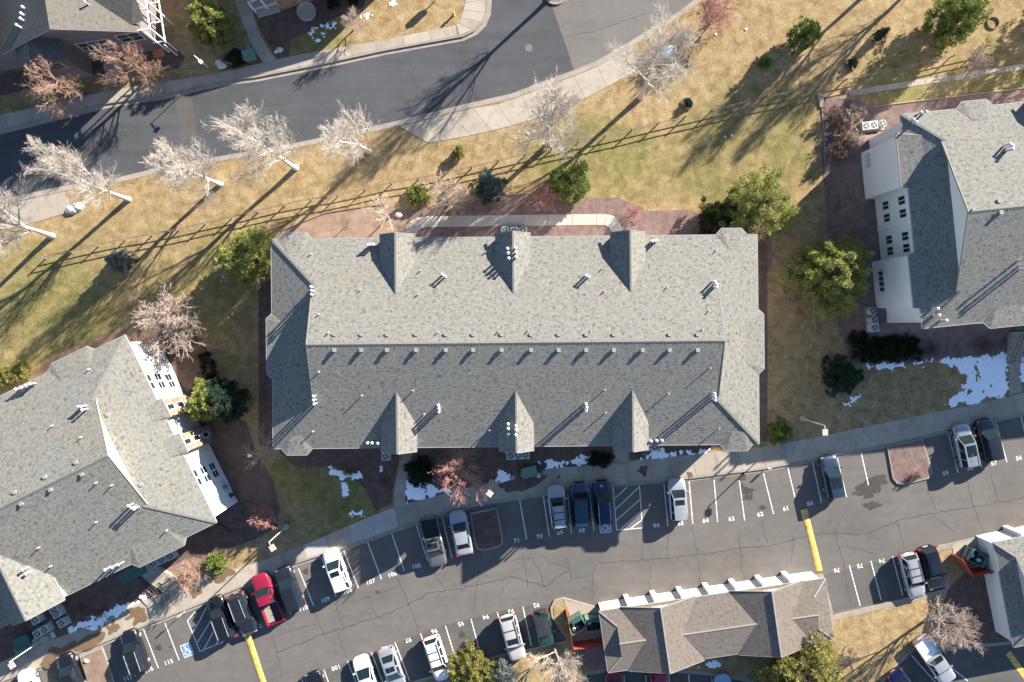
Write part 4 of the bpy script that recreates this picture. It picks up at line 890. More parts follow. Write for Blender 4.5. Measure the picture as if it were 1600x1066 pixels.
# green entrance canopy
def canopy(parent, a, b, h, depth, drop=0.5, m='green_fabric'):
    a = Vector(a); b = Vector(b); d = (b - a).normalized(); n = Vector((d.y, -d.x, 0)); mb = MB(); z = Vector((0, 0, 1))
    mb.poly([a + z * h, a + n * depth + z * (h - drop), b + n * depth + z * (h - drop), b + z * h]); mb.poly([a + n * depth + z * (h - drop), a + n * depth + z * (h - drop - .25), b + n * depth + z * (h - drop - .25), b + n * depth + z * (h - drop)])
    mb.poly([a + z * h, a + n * depth + z * (h - drop), a + z * (h - drop)]); mb.poly([b + z * h, b + n * depth + z * (h - drop), b + z * (h - drop)])
    return mb.build('canopy', m, parent)
canopy(east_b, P(1592, 500, 4.6) * 1.0, P(1625, 497, 4.6), 0.0, 1.0)

# --- left block
NE = P(195, 524.5, EAVE); SE = P(337.5, 816, EAVE); lm = (NE + SE) / 2
fw = Fr(lm.x, lm.y, 26.05)
wb = [('E', 1.05, 3.0, .54, .02, 1.0, .25, 'stone_veneer'), ('E', -2.7, -0.75, .54, .02, 1.0, .25, 'stone_veneer'), ('N', -8.0, -3.2, .62, .55, 1.35, 1.0, None), ('S', -9.0, -3.2, .62, .55, 1.35, 1.0, None)]
wdm = [('N', -18.6, 2.5, 9.3, 7.72, 0), ('S', -18.3, 2.7, 9.4, 7.72, 0), ('S', -31.0, 2.7, 9.4, 7.72, 0), ('N', -32.0, 2.5, 9.3, 7.72, 0)]
west_b, wh, wbw = dutch_block('apartment_block', 'grey shingled apartment block at left with sunlit white gable and stone bays', fw, -46.0, 0.0, -9.95, 9.95, EAVE, PITCH, 4.7, 4.5, wdm, wb)
wd = fw.w(0, 1) - fw.w(0, 0); wn_ = fw.w(1, 0) - fw.w(0, 0)
for zz, cols in ((5.6, ((232.5, 590), (238, 602), (307, 739), (313, 752))), (3.65, ((249, 588), (256, 600), (322, 732.5), (329, 745))), (1.7, ((267, 588), (272, 599), (335.5, 727), (342, 738)))):
    for x, y in cols: window_on(west_b, fw.w(-.5, fw.l(P(x, y, zz))[1], zz), wd, wn_, .72, 1.25, 1, rows=2)
for yy in (2.03, -1.72):
    for zz in (1.6, 3.6, 5.5): window_on(west_b, fw.w(.29, yy, zz), wd, wn_, .55, 1.3, 1)
MB().box(fw.w(-.46, -9.3, 3.3), (.1, .35, 6.4), fw.a).build('corner_board', 'white_trim', west_b)
for k in range(3): MB().box(fw.w(-.36, -7.0 - .42 * k, 1.3), (.2, .3, .75), fw.a).build('meter_box', 'bag_blue' if k == 1 else 'ac_casing', west_b)
for k in range(4): MB().box(fw.w(-.36, -8.4 - .22 * (k % 2), .6 + .45 * (k // 2)), (.18, .18, .35), fw.a).build('meter_box', 'ac_dark', west_b)
for k in range(4): MB().box(fw.w(-.36, 7.0 - .3 * k, 1.0 + .2 * (k % 2)), (.2, .24, .5), fw.a).build('meter_box', 'ac_casing', west_b)
for x, y in ((131, 634), (135, 634), (137, 639), (208, 787), (213, 790), (217, 792), (34, 607), (42, 604), (50, 601), (56, 599), (45, 886), (50, 892), (172, 886), (183, 882), (193, 878)): vent(west_b, on_roof(fw, wh, x, y), .8, .095)
for x, y in ((140, 577), (83, 665), (128, 683), (152, 754), (176, 758), (62, 855), (152, 815), (262, 828), (81, 884)): vent(west_b, on_roof(fw, wh, x, y), .36, .055, 'vent_white', False)
for x, y in ((168, 648), (221, 757), (129, 741), (120, 722.5), (80, 765), (71, 745), (34, 787), (24, 769)): roof_vent(west_b, on_roof(fw, wh, x, y), fw.a)
canopy(west_b, P(221, 881, 2.9) * 1.0, P(182, 900, 2.9), 0.0, -1.1, .35)
cn = fw.w(0, -1) - fw.w(0, 0)

# --- garages
def garage(name, label, f, L, W, e, p, cross, hipW=True, hipE=True, roofm='garage_shingles', door_n=8):
    root = thing(name, label, 'garage', f.w(L / 2, 0, 0)); Wd = f.w; mb = MB(); hw = W / 2; R = e + p * hw; a = hw * .82; zc = e + p * a
    # ends: small dutch hips
    y0, y1 = -hw, hw
    for (ys, sg) in ((y1, -1), (y0, 1)):
        s = 1.55
        roof_face(mb, [Wd(0, ys, e), Wd(L, ys, e), Wd(L - s, ys + sg * s, e + p * s), Wd(s, ys + sg * s, e + p * s)])
        roof_face(mb, [Wd(s, ys + sg * s, e + p * s), Wd(L - s, ys + sg * s, e + p * s), Wd(L - s, 0, R), Wd(s, 0, R)])
    for (xx, sg) in ((0, 1), (L, -1)): roof_face(mb, [Wd(xx, y0, e), Wd(xx, y1, e), Wd(xx + sg * 1.55, y1 - 1.55, e + p * 1.55), Wd(xx + sg * 1.55, y0 + 1.55, e + p * 1.55)])
    for (xx, sg) in ((1.56, -1), (L - 1.56, 1)): MB().poly([Wd(xx, y0 + 1.55, e + p * 1.5), Wd(xx, y1 - 1.55, e + p * 1.5), Wd(xx, 0, R - .02)]).build('gable_wall', 'grey_siding', root)
    CAPS = []
    CAPS.append(MB().bar(Wd(1.5, 0, R + .008), Wd(L - 1.5, 0, R + .008), .16, .03))
    for (xx, sg) in ((0, 1), (L, -1)):
        for (ys, sy) in ((y1, -1), (y0, 1)): CAPS.append(MB().bar(Wd(xx, ys, e + .015), Wd(xx + sg * 1.55, ys + sy * 1.55, e + p * 1.55 + .015), .14, .03))
    tr = MB()
    for (xc, cw, zr) in cross:         # cross gables over the whole depth, standing a little higher
        ze = e + .03; pc = (zr - ze) / cw
        for sx in (-1, 1):
            roof_face(mb, [Wd(xc, y0 - .12, zr), Wd(xc, y1 + .12, zr), Wd(xc + sx * cw, y1 + .12, ze), Wd(xc + sx * cw, y0 - .12, ze)])
            for yy in (y0 - .14, y1 + .14): MB().bar(Wd(xc, yy, zr - .08), Wd(xc + sx * cw, yy, ze - .06), .05, .17).build('bargeboard', 'trim_tan', root)
        for yy in (y0 + .28, y1 - .28): MB().poly([Wd(xc - cw + .2, yy, e - .1), Wd(xc + cw - .2, yy, e - .1), Wd(xc, yy, zr - .1)]).build('gable_wall', 'white_siding', root)
        CAPS.append(MB().bar(Wd(xc, y0 - .14, zr + .006), Wd(xc, y1 + .14, zr + .006), .15, .03))
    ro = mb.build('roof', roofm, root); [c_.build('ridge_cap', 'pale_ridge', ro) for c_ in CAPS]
    gm = MB(); cor = [(0, y0), (L, y0), (L, y1), (0, y1)]
    for q, b_ in zip(cor, cor[1:] + cor[:1]): gm.bar(Wd(*q, e - .06), Wd(*b_, e - .06), .09, .12)
    gm.build('gutter', 'gutter_metal', root)
    MB().poly([Wd(*q, e - .13) for q in cor]).build('soffit', 'soffit', root)
    MB().prism([Wd(.25, y0 + .3), Wd(L - .25, y0 + .3), Wd(L - .25, y1 - .3), Wd(.25, y1 - .3)], ASPH - .05, e - .13).build('wall', 'white_siding', root)
    step = (L - .8) / door_n
    for k in range(door_n):
        c = Wd(.4 + step * (k + .5), y1 - .29, ASPH + 1.12); d = MB().box(c, (step - .55, .06, 2.2), f.a).build('garage_door', 'white_trim', root)
        for q in range(3): MB().box(c + Vector((0, 0, -.55 + .55 * q)) + (Wd(0, .035) - Wd(0, 0)), (step - .6, .012, .015), f.a).build('panel_joint', 'gutter_metal', d)
    for k in range(1, door_n):
        c = Wd(.4 + step * k, y1 + .02, 0)
        b = MB().prism([Wd(.4 + step * k - .24, y1 - .3), Wd(.4 + step * k + .24, y1 - .3), Wd(.4 + step * k + .24, y1 + .18), Wd(.4 + step * k - .24, y1 + .18)], ASPH - .02, e - .42).build('pilaster', 'white_trim', root)
    return root
ga = P(935, 955, 2.7); gb = P(951, 1052, 2.7); gc = (ga + gb) / 2
fg = Fr(gc.x, gc.y, 8.3)
def gx(px, py, h): return fg.l(P(px, py, h))[0]
garage('garage_row', 'tan shingled garage row with white doors at bottom centre', fg, 23.2, 6.3, 2.7, .27, [(gx(1040, 1001, 4.3), 3.85, 4.32), (gx(1214, 976, 4.3), 3.75, 4.3)], door_n=8)
ra = P(1552, 848, 2.9); fr_ = Fr(ra.x, ra.y, 11.0); fr_ = Fr(*fr_.w(0, -5.4)[:2], 11.0)
garage('garage_row', 'green grey shingled garage cut by right picture edge', fr_, 16.0, 10.8, 2.9, .38, [], roofm='roof_shingles', door_n=5)

# --- top left house
fh = Fr(-42.9, 27.95, 9.0); HW, HE, HR = 6.9, 5.3, 8.5
house = thing('town_house', 'mauve sided house with green glazed windows in top left corner', 'house', fh.w(0, 4))
mb = MB(); Wd = fh.w
roof_face(mb, [Wd(0, -.5, HR), Wd(0, 16, HR), Wd(HW, 16, HE), Wd(HW, -.5, HE)]); roof_face(mb, [Wd(0, -.5, HR), Wd(0, 16, HR), Wd(-HW, 16, HE), Wd(-HW, -.5, HE)])
# east cross slope (dark triangle) and projecting front gable
roof_face(mb, [Wd(3.4, 2.6, 6.95), Wd(HW + .6, 2.6, 6.95), Wd(HW + .6, .4, 5.6), Wd(HW - .7, .1, 5.62)])
roof_face(mb, [Wd(3.4, 2.6, 6.95), Wd(HW + .6, 2.6, 6.95), Wd(HW + .6, 5.6, 5.6), Wd(HW - .7, 5.6, 5.62)])
px0, px1, pr, pe, pf = -5.6, -.9, 6.9, 5.2, -2.1; pm = (px0 + px1) / 2
roof_face(mb, [Wd(pm, pf, pr), Wd(pm, 3.0, pr), Wd(px0, 3.0, pe), Wd(px0, pf, pe)]); roof_face(mb, [Wd(pm, pf, pr), Wd(pm, 3.0, pr), Wd(px1, 3.0, pe), Wd(px1, pf, pe)])
roof_face(mb, [Wd(-12.5, .2, 5.0), Wd(-12.5, 9, 5.0), Wd(-6.6, 9, 6.6), Wd(-6.6, .2, 6.6)])
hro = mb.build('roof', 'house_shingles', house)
w_ = MB(); w_.prism([Wd(-HW + .45, 0), Wd(HW - .45, 0), Wd(HW - .45, 15.6), Wd(-HW + .45, 15.6)], -.05, HE - .1); w_.poly([Wd(-HW + .45, 0, HE - .1), Wd(HW - .45, 0, HE - .1), Wd(0, 0, HR - .12)]); w_.build('wall', 'mauve_siding', house)
w_ = MB(); w_.prism([Wd(px0 + .4, pf + .4), Wd(px1 - .4, pf + .4), Wd(px1 - .4, .05), Wd(px0 + .4, .05)], -.05, pe - .05); w_.poly([Wd(px0 + .4, pf + .4, pe - .05), Wd(px1 - .4, pf + .4, pe - .05), Wd(pm, pf + .4, pr - .3)]); w_.build('front_bay', 'mauve_siding', house)
w_ = MB(); w_.prism([Wd(-13, .4), Wd(-6.5, .4), Wd(-6.5, 12), Wd(-13, 12)], -.05, 4.9); w_.build('side_wing', 'mauve_siding', house)
t_ = MB()
for sx in (-1, 1):
    t_.bar(Wd(0, -.52, HR - .1), Wd(sx * HW, -.52, HE - .1), .05, .14)
t_.build('bargeboard', 'gutter_metal', house); t_ = MB()
for sx, xe in ((-1, px0), (1, px1)): t_.bar(Wd(pm, pf - .02, pr - .12), Wd(xe, pf - .02, pe - .12), .05, .3)
t_.build('bargeboard', 'dark_mauve', house)
t_ = MB(); t_.bar(Wd(-HW + .4, -.03, 5.15), Wd(HW - .4, -.03, 5.15), .05, .10); t_.build('belt_board', 'gutter_metal', house)
hd = Wd(1, 0) - Wd(0, 0); hn = Wd(0, -1) - Wd(0, 0)
window_on(house, Wd(1.15, 0, 3.1), hd, hn, 3.2, 1.75, 3, 'window_green', rows=2); window_on(house, Wd(4.9, 0, 3.6), hd, hn, 2.3, 1.6, 2, 'window_green', rows=2); window_on(house, Wd(pm + .3, pf + .4, 3.6), hd, hn, 1.7, 1.3, 2, 'window_green', rows=2)
window_on(house, Wd(1.2, 0, .8), hd, hn, 1.5, .8, 2, 'window_glass')
# balcony at the east side: posts, rails and deck
bal = MB()
for yy in (-.4, 2.4, 5.2):
    for xx in (HW + .1, HW + .95): bal.box(Wd(xx, yy, 2.75), (.12, .12, 5.6), fh.a)
bal.build('balcony_posts', 'white_trim', house)
for zz, nm in ((2.7, 'deck'), (5.6, 'pergola')):
    d_ = MB()
    for k in range(4): d_.bar(Wd(HW - .2, -.5 + k * 2.0, zz), Wd(HW + 1.05, -.5 + k * 2.0, zz), .09, .12)
    d_.bar(Wd(HW + .95, -.6, zz - .12), Wd(HW + .95, 6, zz - .12), .11, .12); d_.build(nm, 'white_trim', house)
MB().box(Wd(HW - .6, -.8, 1.0), (1.2, .8, .095), fh.a).build('porch_slab', 'terracotta', house)
MB().bar(Wd(HW + .9, -.9, 0.02), Wd(HW + .9, -.9, 2.8), .09, .09).build('downspout', 'white_trim', house)
for x, y in ((41, 15), (39, 25), (38, 33), (32, 43)): vent(house, P(x, y, 6.9), .5, .1, 'vent_white')
vent(house, P(139, 8, 7.0), .6, .08, 'galvanised')
MB().lathe(Wd(1.0, -1.0, .0), [(1.0, 0), (1.0, .25), (.85, .25), (.85, .04)], 16).build('window_well', 'pole_pale', house)

# --- second house at the top edge
f2 = Fr(*P(440, 16)[:2], 16.0); h2 = thing('town_house', 'house corner with stone wall and white porch cut by top picture edge', 'house', f2.w(5, 4)); Wd = f2.w
w_ = MB(); w_.prism([Wd(0, 0), Wd(13, 0), Wd(13, 11), Wd(0, 11)], -.05, 4.9); w_.build('wall', 'stone_veneer', h2)
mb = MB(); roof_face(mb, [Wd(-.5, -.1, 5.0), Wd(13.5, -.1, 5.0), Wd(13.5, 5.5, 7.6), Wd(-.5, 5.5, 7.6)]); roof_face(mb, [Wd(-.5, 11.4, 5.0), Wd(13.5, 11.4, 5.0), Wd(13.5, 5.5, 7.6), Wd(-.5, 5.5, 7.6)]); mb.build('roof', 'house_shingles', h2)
w_ = MB(); w_.poly([Wd(0, 0, 4.9), Wd(0, 11, 4.9), Wd(0, 5.5, 7.45)]); w_.poly([Wd(13, 0, 4.9), Wd(13, 11, 4.9), Wd(13, 5.5, 7.45)]); w_.build('gable_wall', 'mauve_siding', h2)
window_on(h2, Wd(1.6, 0, 3.6), Wd(1, 0) - Wd(0, 0), Wd(0, -1) - Wd(0, 0), 1.6, 1.3, 2, 'window_green'); window_on(h2, Wd(5.2, 0, 3.6), Wd(1, 0) - Wd(0, 0), Wd(0, -1) - Wd(0, 0), 1.6, 1.3, 2, 'window_green')
pm_ = MB()
for xx in (-2.6, -1.3, -.1): pm_.box(Wd(xx, .4, 1.25), (.16, .16, 2.6), f2.a)
for zz in (.9, 2.5): pm_.bar(Wd(-2.7, .4, zz), Wd(0, .4, zz), .09, .1)
pm_.bar(Wd(-2.6, .4, .9), Wd(-2.6, 4.5, .9), .09, .1); pm_.build('porch_frame', 'white_trim', h2)
for k in range(3): MB().prism([Wd(-2.6, .5 - .32 * k), Wd(-.1, .5 - .32 * k), Wd(-.1, 1.6), Wd(-2.6, 1.6)], .001 + .0005 * k, .48 - .16 * k).build('step', 'pale_concrete', h2)
mb = MB(); roof_face(mb, [Wd(-3.2, 1.2, 2.9), Wd(0, 1.2, 2.9), Wd(0, 5, 3.6), Wd(-3.2, 5, 3.6)]); mb.build('porch_roof', 'terracotta', h2)
MB().lathe(Wd(2.5, -.9, 0), [(1.0, 0), (1.0, .25), (.85, .25), (.85, .04)], 16).build('window_well', 'pole_pale', h2)
# ------------------------------------------------------------------ vehicles
def paint(name, c, metal=0.25, rough=0.32):
    key = 'paint_' + name
    if key not in MATS:
        m, nt, b = _nodes(key); v = opos(nt); f = noise(nt, v, 3.0, 4, 0.6)
        nt.links.new(ramp(nt, f, [(0.3, tuple(x * .9 for x in c)), (0.7, c)]), b.inputs['Base Color'])
        b.inputs['Metallic'].default_value = metal; b.inputs['Coat Weight'].default_value = 0.7; b.inputs['Coat Roughness'].default_value = 0.06
        nt.links.new(ramp(nt, noise(nt, v, 1.5, 4, .6), [(0.3, (rough * .8,) * 3), (0.7, (rough * 1.3,) * 3)]), b.inputs['Roughness'])
        MATS[key] = m
    return key
def loft(stations, ringf):
    mb = MB(); rings = []
    for st in stations:
        r = ringf(st); rings.append(mb.add(r))
    n = len(rings[0])
    for a, b in zip(rings, rings[1:]):
        for k in range(n): mb.f.append([a[k], a[(k + 1) % n], b[(k + 1) % n], b[k]])
    mb.f.append(rings[0][::-1]); mb.f.append(rings[-1][:]); return mb
def quad_in(q, k=0.9, off=0.012, kx=None):
    """shrink a quad towards its centre and push it out along its normal"""
    q = [Vector(p) for p in q]; c = sum(q, Vector()) / 4; n = (q[1] - q[0]).cross(q[2] - q[1]).normalized()
    return [c + (p - c) * k + n * off for p in q]
CAR_SHAPES = {   # length, width, height, belt, greenhouse base rear/front, roof rear/front (fractions of length from the middle), deck
    'suv':    (4.65, 1.86, 1.70, 1.02, -.480, .235, -.425, .070), 'wagon': (4.75, 1.84, 1.58, .98, -.480, .235, -.400, .060), 'boxy': (4.70, 1.86, 1.80, 1.06, -.490, .215, -.460, .095),
    'sedan':  (4.70, 1.82, 1.45, .94, -.345, .245, -.205, .045), 'pickup': (5.45, 1.92, 1.80, 1.08, -.075, .245, -.045, .110), 'jeep': (4.00, 1.80, 1.78, 1.06, -.470, .150, -.440, .080), 'minivan': (4.95, 1.92, 1.74, 1.0, -.480, .285, -.430, .090)}
def make_car(name, label, cat, kind, color, px, py, nose, sc=1.0, sunroof=False, rails=None, bars=False, glass='car_glass', roofc=None, bed=None, spare=False, z=ASPH, group='cars parked in the lot'):
    L, W, Hh, belt, gb0, gb1, gr0, gr1 = CAR_SHAPES[kind]; L *= sc; pm = paint(*color); hw = W / 2
    ang = math.atan2(-nose[1], nose[0]) - math.pi / 2; loc = P(px, py, .85); loc.z = z
    root = thing(name, label, cat, loc, group, ang, local=True)
    zf = belt - .06; pick = kind == 'pickup'; sed = kind == 'sedan'
    rear_top = .72 if pick else (belt - .02 if sed else belt)
    hood = .90 if kind in ('sedan', 'wagon') else 1.0
    if kind in ('boxy', 'jeep'): hood = 1.06
    S = [(-.5, .62, .40, .58, rear_top - .28 if not pick else .68), (-.488, .84, .28, .72, rear_top - .08 if not pick else .71), (-.465, .95, .25, .77, rear_top - .02 if not pick else .715), (-.43, .985, .22, .80, rear_top), (-.25, 1.0, .20, .82, rear_top), (-.10, 1.0, .20, .84, rear_top if pick else belt)]
    if pick: S += [(-.085, 1.0, .20, .86, belt)]
    S += [(.10, 1.0, .20, .86, belt), (.26, 1.0, .20, .86, hood + .02), (.34, .985, .22, .82, hood - .02), (.41, .95, .25, .76, hood - .06), (.455, .86, .28, .68, hood - .13), (.485, .70, .32, .58, hood - .26), (.5, .48, .38, .52, .62)]
    if kind in ('boxy', 'jeep', 'pickup'): S[-4:] = [(.43, .97, .25, .84, hood - .04), (.47, .92, .28, .74, hood - .10), (.492, .80, .32, .66, hood - .22), (.5, .62, .38, .58, hood - .36)]
    def ring(s):
        t, w, zb, zs, zt = s; y = t * L; w *= hw
        half = [(0.0, zt), (.52 * w, zt - .005), (.82 * w, zt - .035), (.955 * w, max(zs + .04, zt - .13)), (w, zs - .06), (.985 * w, (zs + zb) / 2), (.93 * w, zb), (.45 * w, zb - .02)]
        return [(x, y, z_) for x, z_ in half] + [(0, y, zb - .02)] + [(-x, y, z_) for x, z_ in half[:0:-1]]
    if pick: ringb = ring
    loft(S, ring).build('body', pm, root, smooth=True)
    # greenhouse: frustum in body colour with glass panes a little proud
    wb, wr = hw * .90, hw * (.70 if kind not in ('boxy', 'jeep') else .78); z0, z1 = belt - .03, Hh - .045
    yb0, yb1, yr0, yr1 = gb0 * L, gb1 * L, gr0 * L, gr1 * L
    B = [(-wb, yb0, z0), (wb, yb0, z0), (wb, yb1, z0), (-wb, yb1, z0)]; B[2] = (wb * .93, yb1, z0); B[3] = (-wb * .93, yb1, z0)
    if sed: B[0] = (-wb * .9, yb0, z0); B[1] = (wb * .9, yb0, z0)
    T = [(-wr * .96, yr0, z1 - .02), (wr * .96, yr0, z1 - .02), (wr, yr1, z1 - .02), (-wr, yr1, z1 - .02)]
    cm = MB(); ids = cm.add(B + T)
    for k in range(4): j = (k + 1) % 4; cm.f.append([ids[k], ids[j], ids[4 + j], ids[4 + k]])
    cab = cm.build('cabin', pm, root)
    # crowned roof panel
    rm = MB(); nx, ny = 6, 6; grid = []
    for j in range(ny + 1):
        for i in range(nx + 1):
            u = -1 + 2 * i / nx; v = j / ny; y = yr0 + (yr1 - yr0) * v; x = u * (wr + .015) * (.96 + .04 * v)
            grid.append((x, y + (.06 * (1 - u * u) if j == ny else (-.05 * (1 - u * u) if j == 0 else 0)), z1 + .045 * (1 - u ** 2) * (1 - .6 * (2 * v - 1) ** 2) - .02 + .012))
    ids = rm.add(grid)
    for j in range(ny):
        for i in range(nx): a = j * (nx + 1) + i; rm.f.append([ids[a], ids[a + 1], ids[a + nx + 2], ids[a + nx + 1]])
    roof = rm.build('roof', paint(*roofc) if roofc else pm, root, smooth=True)
    def pane(nm, q, k=.88, off=.014):
        MB().poly(quad_in(q, k, off)).build(nm, glass, root)
    pane('windshield', [B[3], T[3], T[2], B[2]], .93, .014)
    pane('rear_window', [B[1], T[1], T[0], B[0]], .86, .014)
    for sx in (-1, 1):
        b0 = Vector(B[0] if sx < 0 else B[1]); b1 = Vector(B[3] if sx < 0 else B[2]); t0 = Vector(T[0] if sx < 0 else T[1]); t1 = Vector(T[3] if sx < 0 else T[2])
        cuts = [0, 1] if pick and kind == 'x' else ([0, .5, 1] if pick or sed else [0, .3, .62, 1])
        for c0, c1 in zip(cuts, cuts[1:]):
            q = [b0.lerp(b1, c0), b0.lerp(b1, c1), t0.lerp(t1, c1), t0.lerp(t1, c0)]
            if sx > 0: q = q[::1]
            else: q = q[::-1]
            pane('side_window', q, .86, .012)
    if sunroof:
        sy0, sy1 = (yr1 - .18, yr1 - (1.35 if sunroof == 'long' else .72)); w_ = wr * .72; zc = z1 + .037
        MB().box((0, (sy0 + sy1) / 2, zc - .012), (2 * w_, abs(sy0 - sy1), .022)).build('sunroof', 'car_glass', roof)
    if rails:
        for sx in (-1, 1): MB().bar((sx * wr * .88, yr0 + .12, z1 + .055), (sx * wr * .9, yr1 - .1, z1 + .055), .045, .05).build('roof_rail', rails, root)
    if bars:
        for yy in (yr0 + .38 * (yr1 - yr0), yr0 + .72 * (yr1 - yr0)): MB().bar((-wr * .92, yy, z1 + .075), (wr * .92, yy, z1 + .075), .07, .03).build('cross_bar', 'plastic_black', root)
    r = .355 if kind in ('suv', 'boxy', 'pickup', 'jeep', 'minivan') else .325
    for sx in (-1, 1):
        for yy in (-.295 * L, .305 * L):
            w = MB().tube((sx * (hw - .22), yy, r), (sx * (hw - .005), yy, r), r, n=14).build('wheel', 'tyre', root, smooth=False)
            MB().tube((sx * (hw - .03), yy, r), (sx * (hw + .005), yy, r), r * .62, n=10).build('rim', 'rim', w)
        MB().box((sx * (hw + .09), gb1 * L - .22, belt + .06), (.19, .12, .14)).build('mirror', pm, root)
        MB().box((sx * hw * .68, .462 * L, hood - .25), (.30, .14, .12)).build('headlight', 'head_lamp', root)
        MB().box((sx * hw * .86, -.482 * L, .84), (.2, .12, .2 if pick or sed else .30)).build('tail_light', 'tail_red', root)
    MB().box((0, -.5 * L - .004, .60), (.5, .03, .13)).build('number_plate', 'paint_white', root)
    if not pick and not sed: MB().box((0, -.497 * L, .42), (W * .7, .10, .12)).build('bumper', 'plastic_black', root)
    if pick:
        by0, by1 = -.485 * L, -.088 * L; bz0, bz1 = .70, 1.07
        for sx in (-1, 1): MB().box((sx * (hw - .06), (by0 + by1) / 2, (bz0 + bz1) / 2), (.13, by1 - by0, bz1 - bz0)).build('bed_wall', pm, root)
        MB().box((0, by0 + .035, (bz0 + bz1) / 2 - .01), (W - .27, .07, bz1 - bz0)).build('tailgate', pm, root)
        MB().box((0, (by0 + by1) / 2 + .05, bz0 + .035), (W - .28, by1 - by0 - .12, .05)).build('bed_floor', bed or 'plastic_black', root)
    if spare:
        MB().tube((0, -.5 * L - .22, .95), (0, -.5 * L, .95), .36, n=14).build('spare_wheel', 'tyre', root)
    return root
WHITE = ('white', (.46, .46, .455), 0.0, .3); SILVER = ('silver', (.30, .31, .33), .5, .3); BLACK = ('black', (.008, .009, .012), .1, .25); NAVY = ('navy', (.008, .012, .055), .3, .3); TEAL = ('teal', (.012, .045, .085), .3, .3)
BLUEG = ('bluegrey', (.035, .060, .085), .4, .3); RED = ('red', (.28, .012, .040), .15, .3); GREY = ('grey', (.14, .135, .13), .4, .35); CHAR = ('charcoal', (.016, .019, .026), .2, .28); GREENC = ('green', (.012, .050, .042), .2, .35); DRED = ('darkred', (.16, .006, .015), .15, .35)
PALE = ('palesilver', (.36, .37, .39), .35, .32); BONE = ('bone', (.42, .41, .38), .1, .35)
make_car('parked_car', 'white wagon with two black roof bars in the shade, parked in bay 69', 'car', 'wagon', PALE, 872, 794, (-8, -61), rails='plastic_black', bars=True)
make_car('parked_car', 'dark teal van in the shade, parked in bay 68', 'car', 'minivan', TEAL, 907, 789, (-3, -61), .95)
make_car('parked_car', 'navy SUV with roof rails in the blue accessible bay beside the hatching', 'car', 'suv', NAVY, 942.5, 786, (-4, -61), 1.0, rails='galvanised')
make_car('parked_car', 'white SUV with dark sunroof parked in bay 65, half in sun', 'car', 'suv', PALE, 1060, 781, (-5, -62), .97, sunroof=True)
make_car('parked_car', 'blue grey SUV with dark roof panel in bay 60 above yellow bump', 'car', 'suv', BLUEG, 1301.5, 746, (-12, -61), .98, sunroof='long', glass='car_glass_tint')
make_car('parked_car', 'silver SUV with dark sunroof and rails in bay 58', 'car', 'suv', SILVER, 1510, 697, (-13, -62), 1.02, sunroof='long', rails='galvanised', glass='car_glass_tint')
make_car('parked_car', 'black SUV with ribbed roof in bay 57 near right edge', 'car', 'suv', CHAR, 1547.5, 688, (-14, -60), .98, glass='car_glass_tint')
make_car('parked_car', 'pale silver sedan beside the planted island', 'car', 'sedan', PALE, 720, 834, (-12, -61))
make_car('parked_pickup', 'grey pickup truck backed in with its open black bed to the kerb', 'pickup truck', 'pickup', GREY, 677, 848, (14, 62), .96, glass='car_glass_tint', sunroof=True)
make_car('parked_car', 'white SUV with small sunroof parked alone in bay 108', 'car', 'suv', WHITE, 525, 892, (-21, -58), .98, sunroof=True, glass='car_glass_tint')
make_car('parked_car', 'charcoal SUV with bars on a dark roof right of the red pickup', 'car', 'suv', CHAR, 451, 921, (-21, -58), 1.0, sunroof='long', bars=True, glass='car_glass_tint')
make_car('parked_pickup', 'red pickup truck with a pale board in its open bed', 'pickup truck', 'pickup', RED, 417, 937, (-25, -64), 1.0, glass='car_glass_tint')
make_car('parked_car', 'black SUV with silver rails backed in left of the red pickup', 'car', 'suv', CHAR, 378, 961, (21, 56), .98, rails='galvanised', glass='car_glass_tint')
make_car('parked_car', 'black SUV parked against the left hatched area', 'car', 'suv', BLACK, 344, 967, (-21, -58), 1.0, rails='galvanised')
make_car('parked_car', 'black SUV with panelled glass roof in bay 116', 'car', 'suv', BLACK, 208, 1020, (-20, -58), 1.0, sunroof='long', rails='galvanised', bars=True)
make_car('parked_car', 'black car left of the kerbed island at the bottom edge', 'car', 'suv', BLACK, 108, 1057, (-20, -58), 1.0, glass='car_glass_tint')
make_car('parked_car', 'white car cut by the bottom left corner', 'car', 'sedan', WHITE, 46, 1083, (-20, -58))
make_car('parked_car', 'white SUV with black roof bars nosed into the south row', 'car', 'suv', WHITE, 683, 1031, (19, 58), 1.02, rails='plastic_black', bars=True)
make_car('parked_car', 'silver sedan with small sunroof second from left in south row', 'car', 'sedan', PALE, 612, 1047, (20, 57), .98, sunroof=True)
make_car('parked_car', 'white car facing the lane in the south row', 'car', 'sedan', WHITE, 572, 1062, (-20, -57), 1.02)
make_car('parked_car', 'dark car mostly below the bottom edge in the south row', 'car', 'sedan', BLACK, 497, 1086, (-20, -57))
make_car('parked_car', 'bone white boxy SUV with roof rack in the south row', 'car', 'boxy', BONE, 801, 998, (16, 60), 1.02, sunroof=True, rails='plastic_black', bars=True)
make_car('parked_car', 'small dark green off-road car beside the bin store', 'car', 'jeep', GREENC, 850, 984, (14, 60), .92, glass='car_glass_tint', roofc=('softtop', (.014, .018, .018), 0, .7), spare=True)
make_car('parked_car', 'silver SUV with black roof bars in bay 73', 'car', 'suv', PALE, 1428, 901, (15, 60), 1.02, rails='plastic_black', bars=True, glass='car_glass_tint')
make_car('parked_car', 'black SUV right of the silver one in bay 72', 'car', 'suv', BLACK, 1458, 889, (16, 58), .98, sunroof='long', glass='car_glass_tint')
make_car('parked_pickup', 'white pickup truck with snow in its bed at bottom right', 'pickup truck', 'pickup', PALE, 1463, 1034, (33, 48), 1.02, bed='snow')
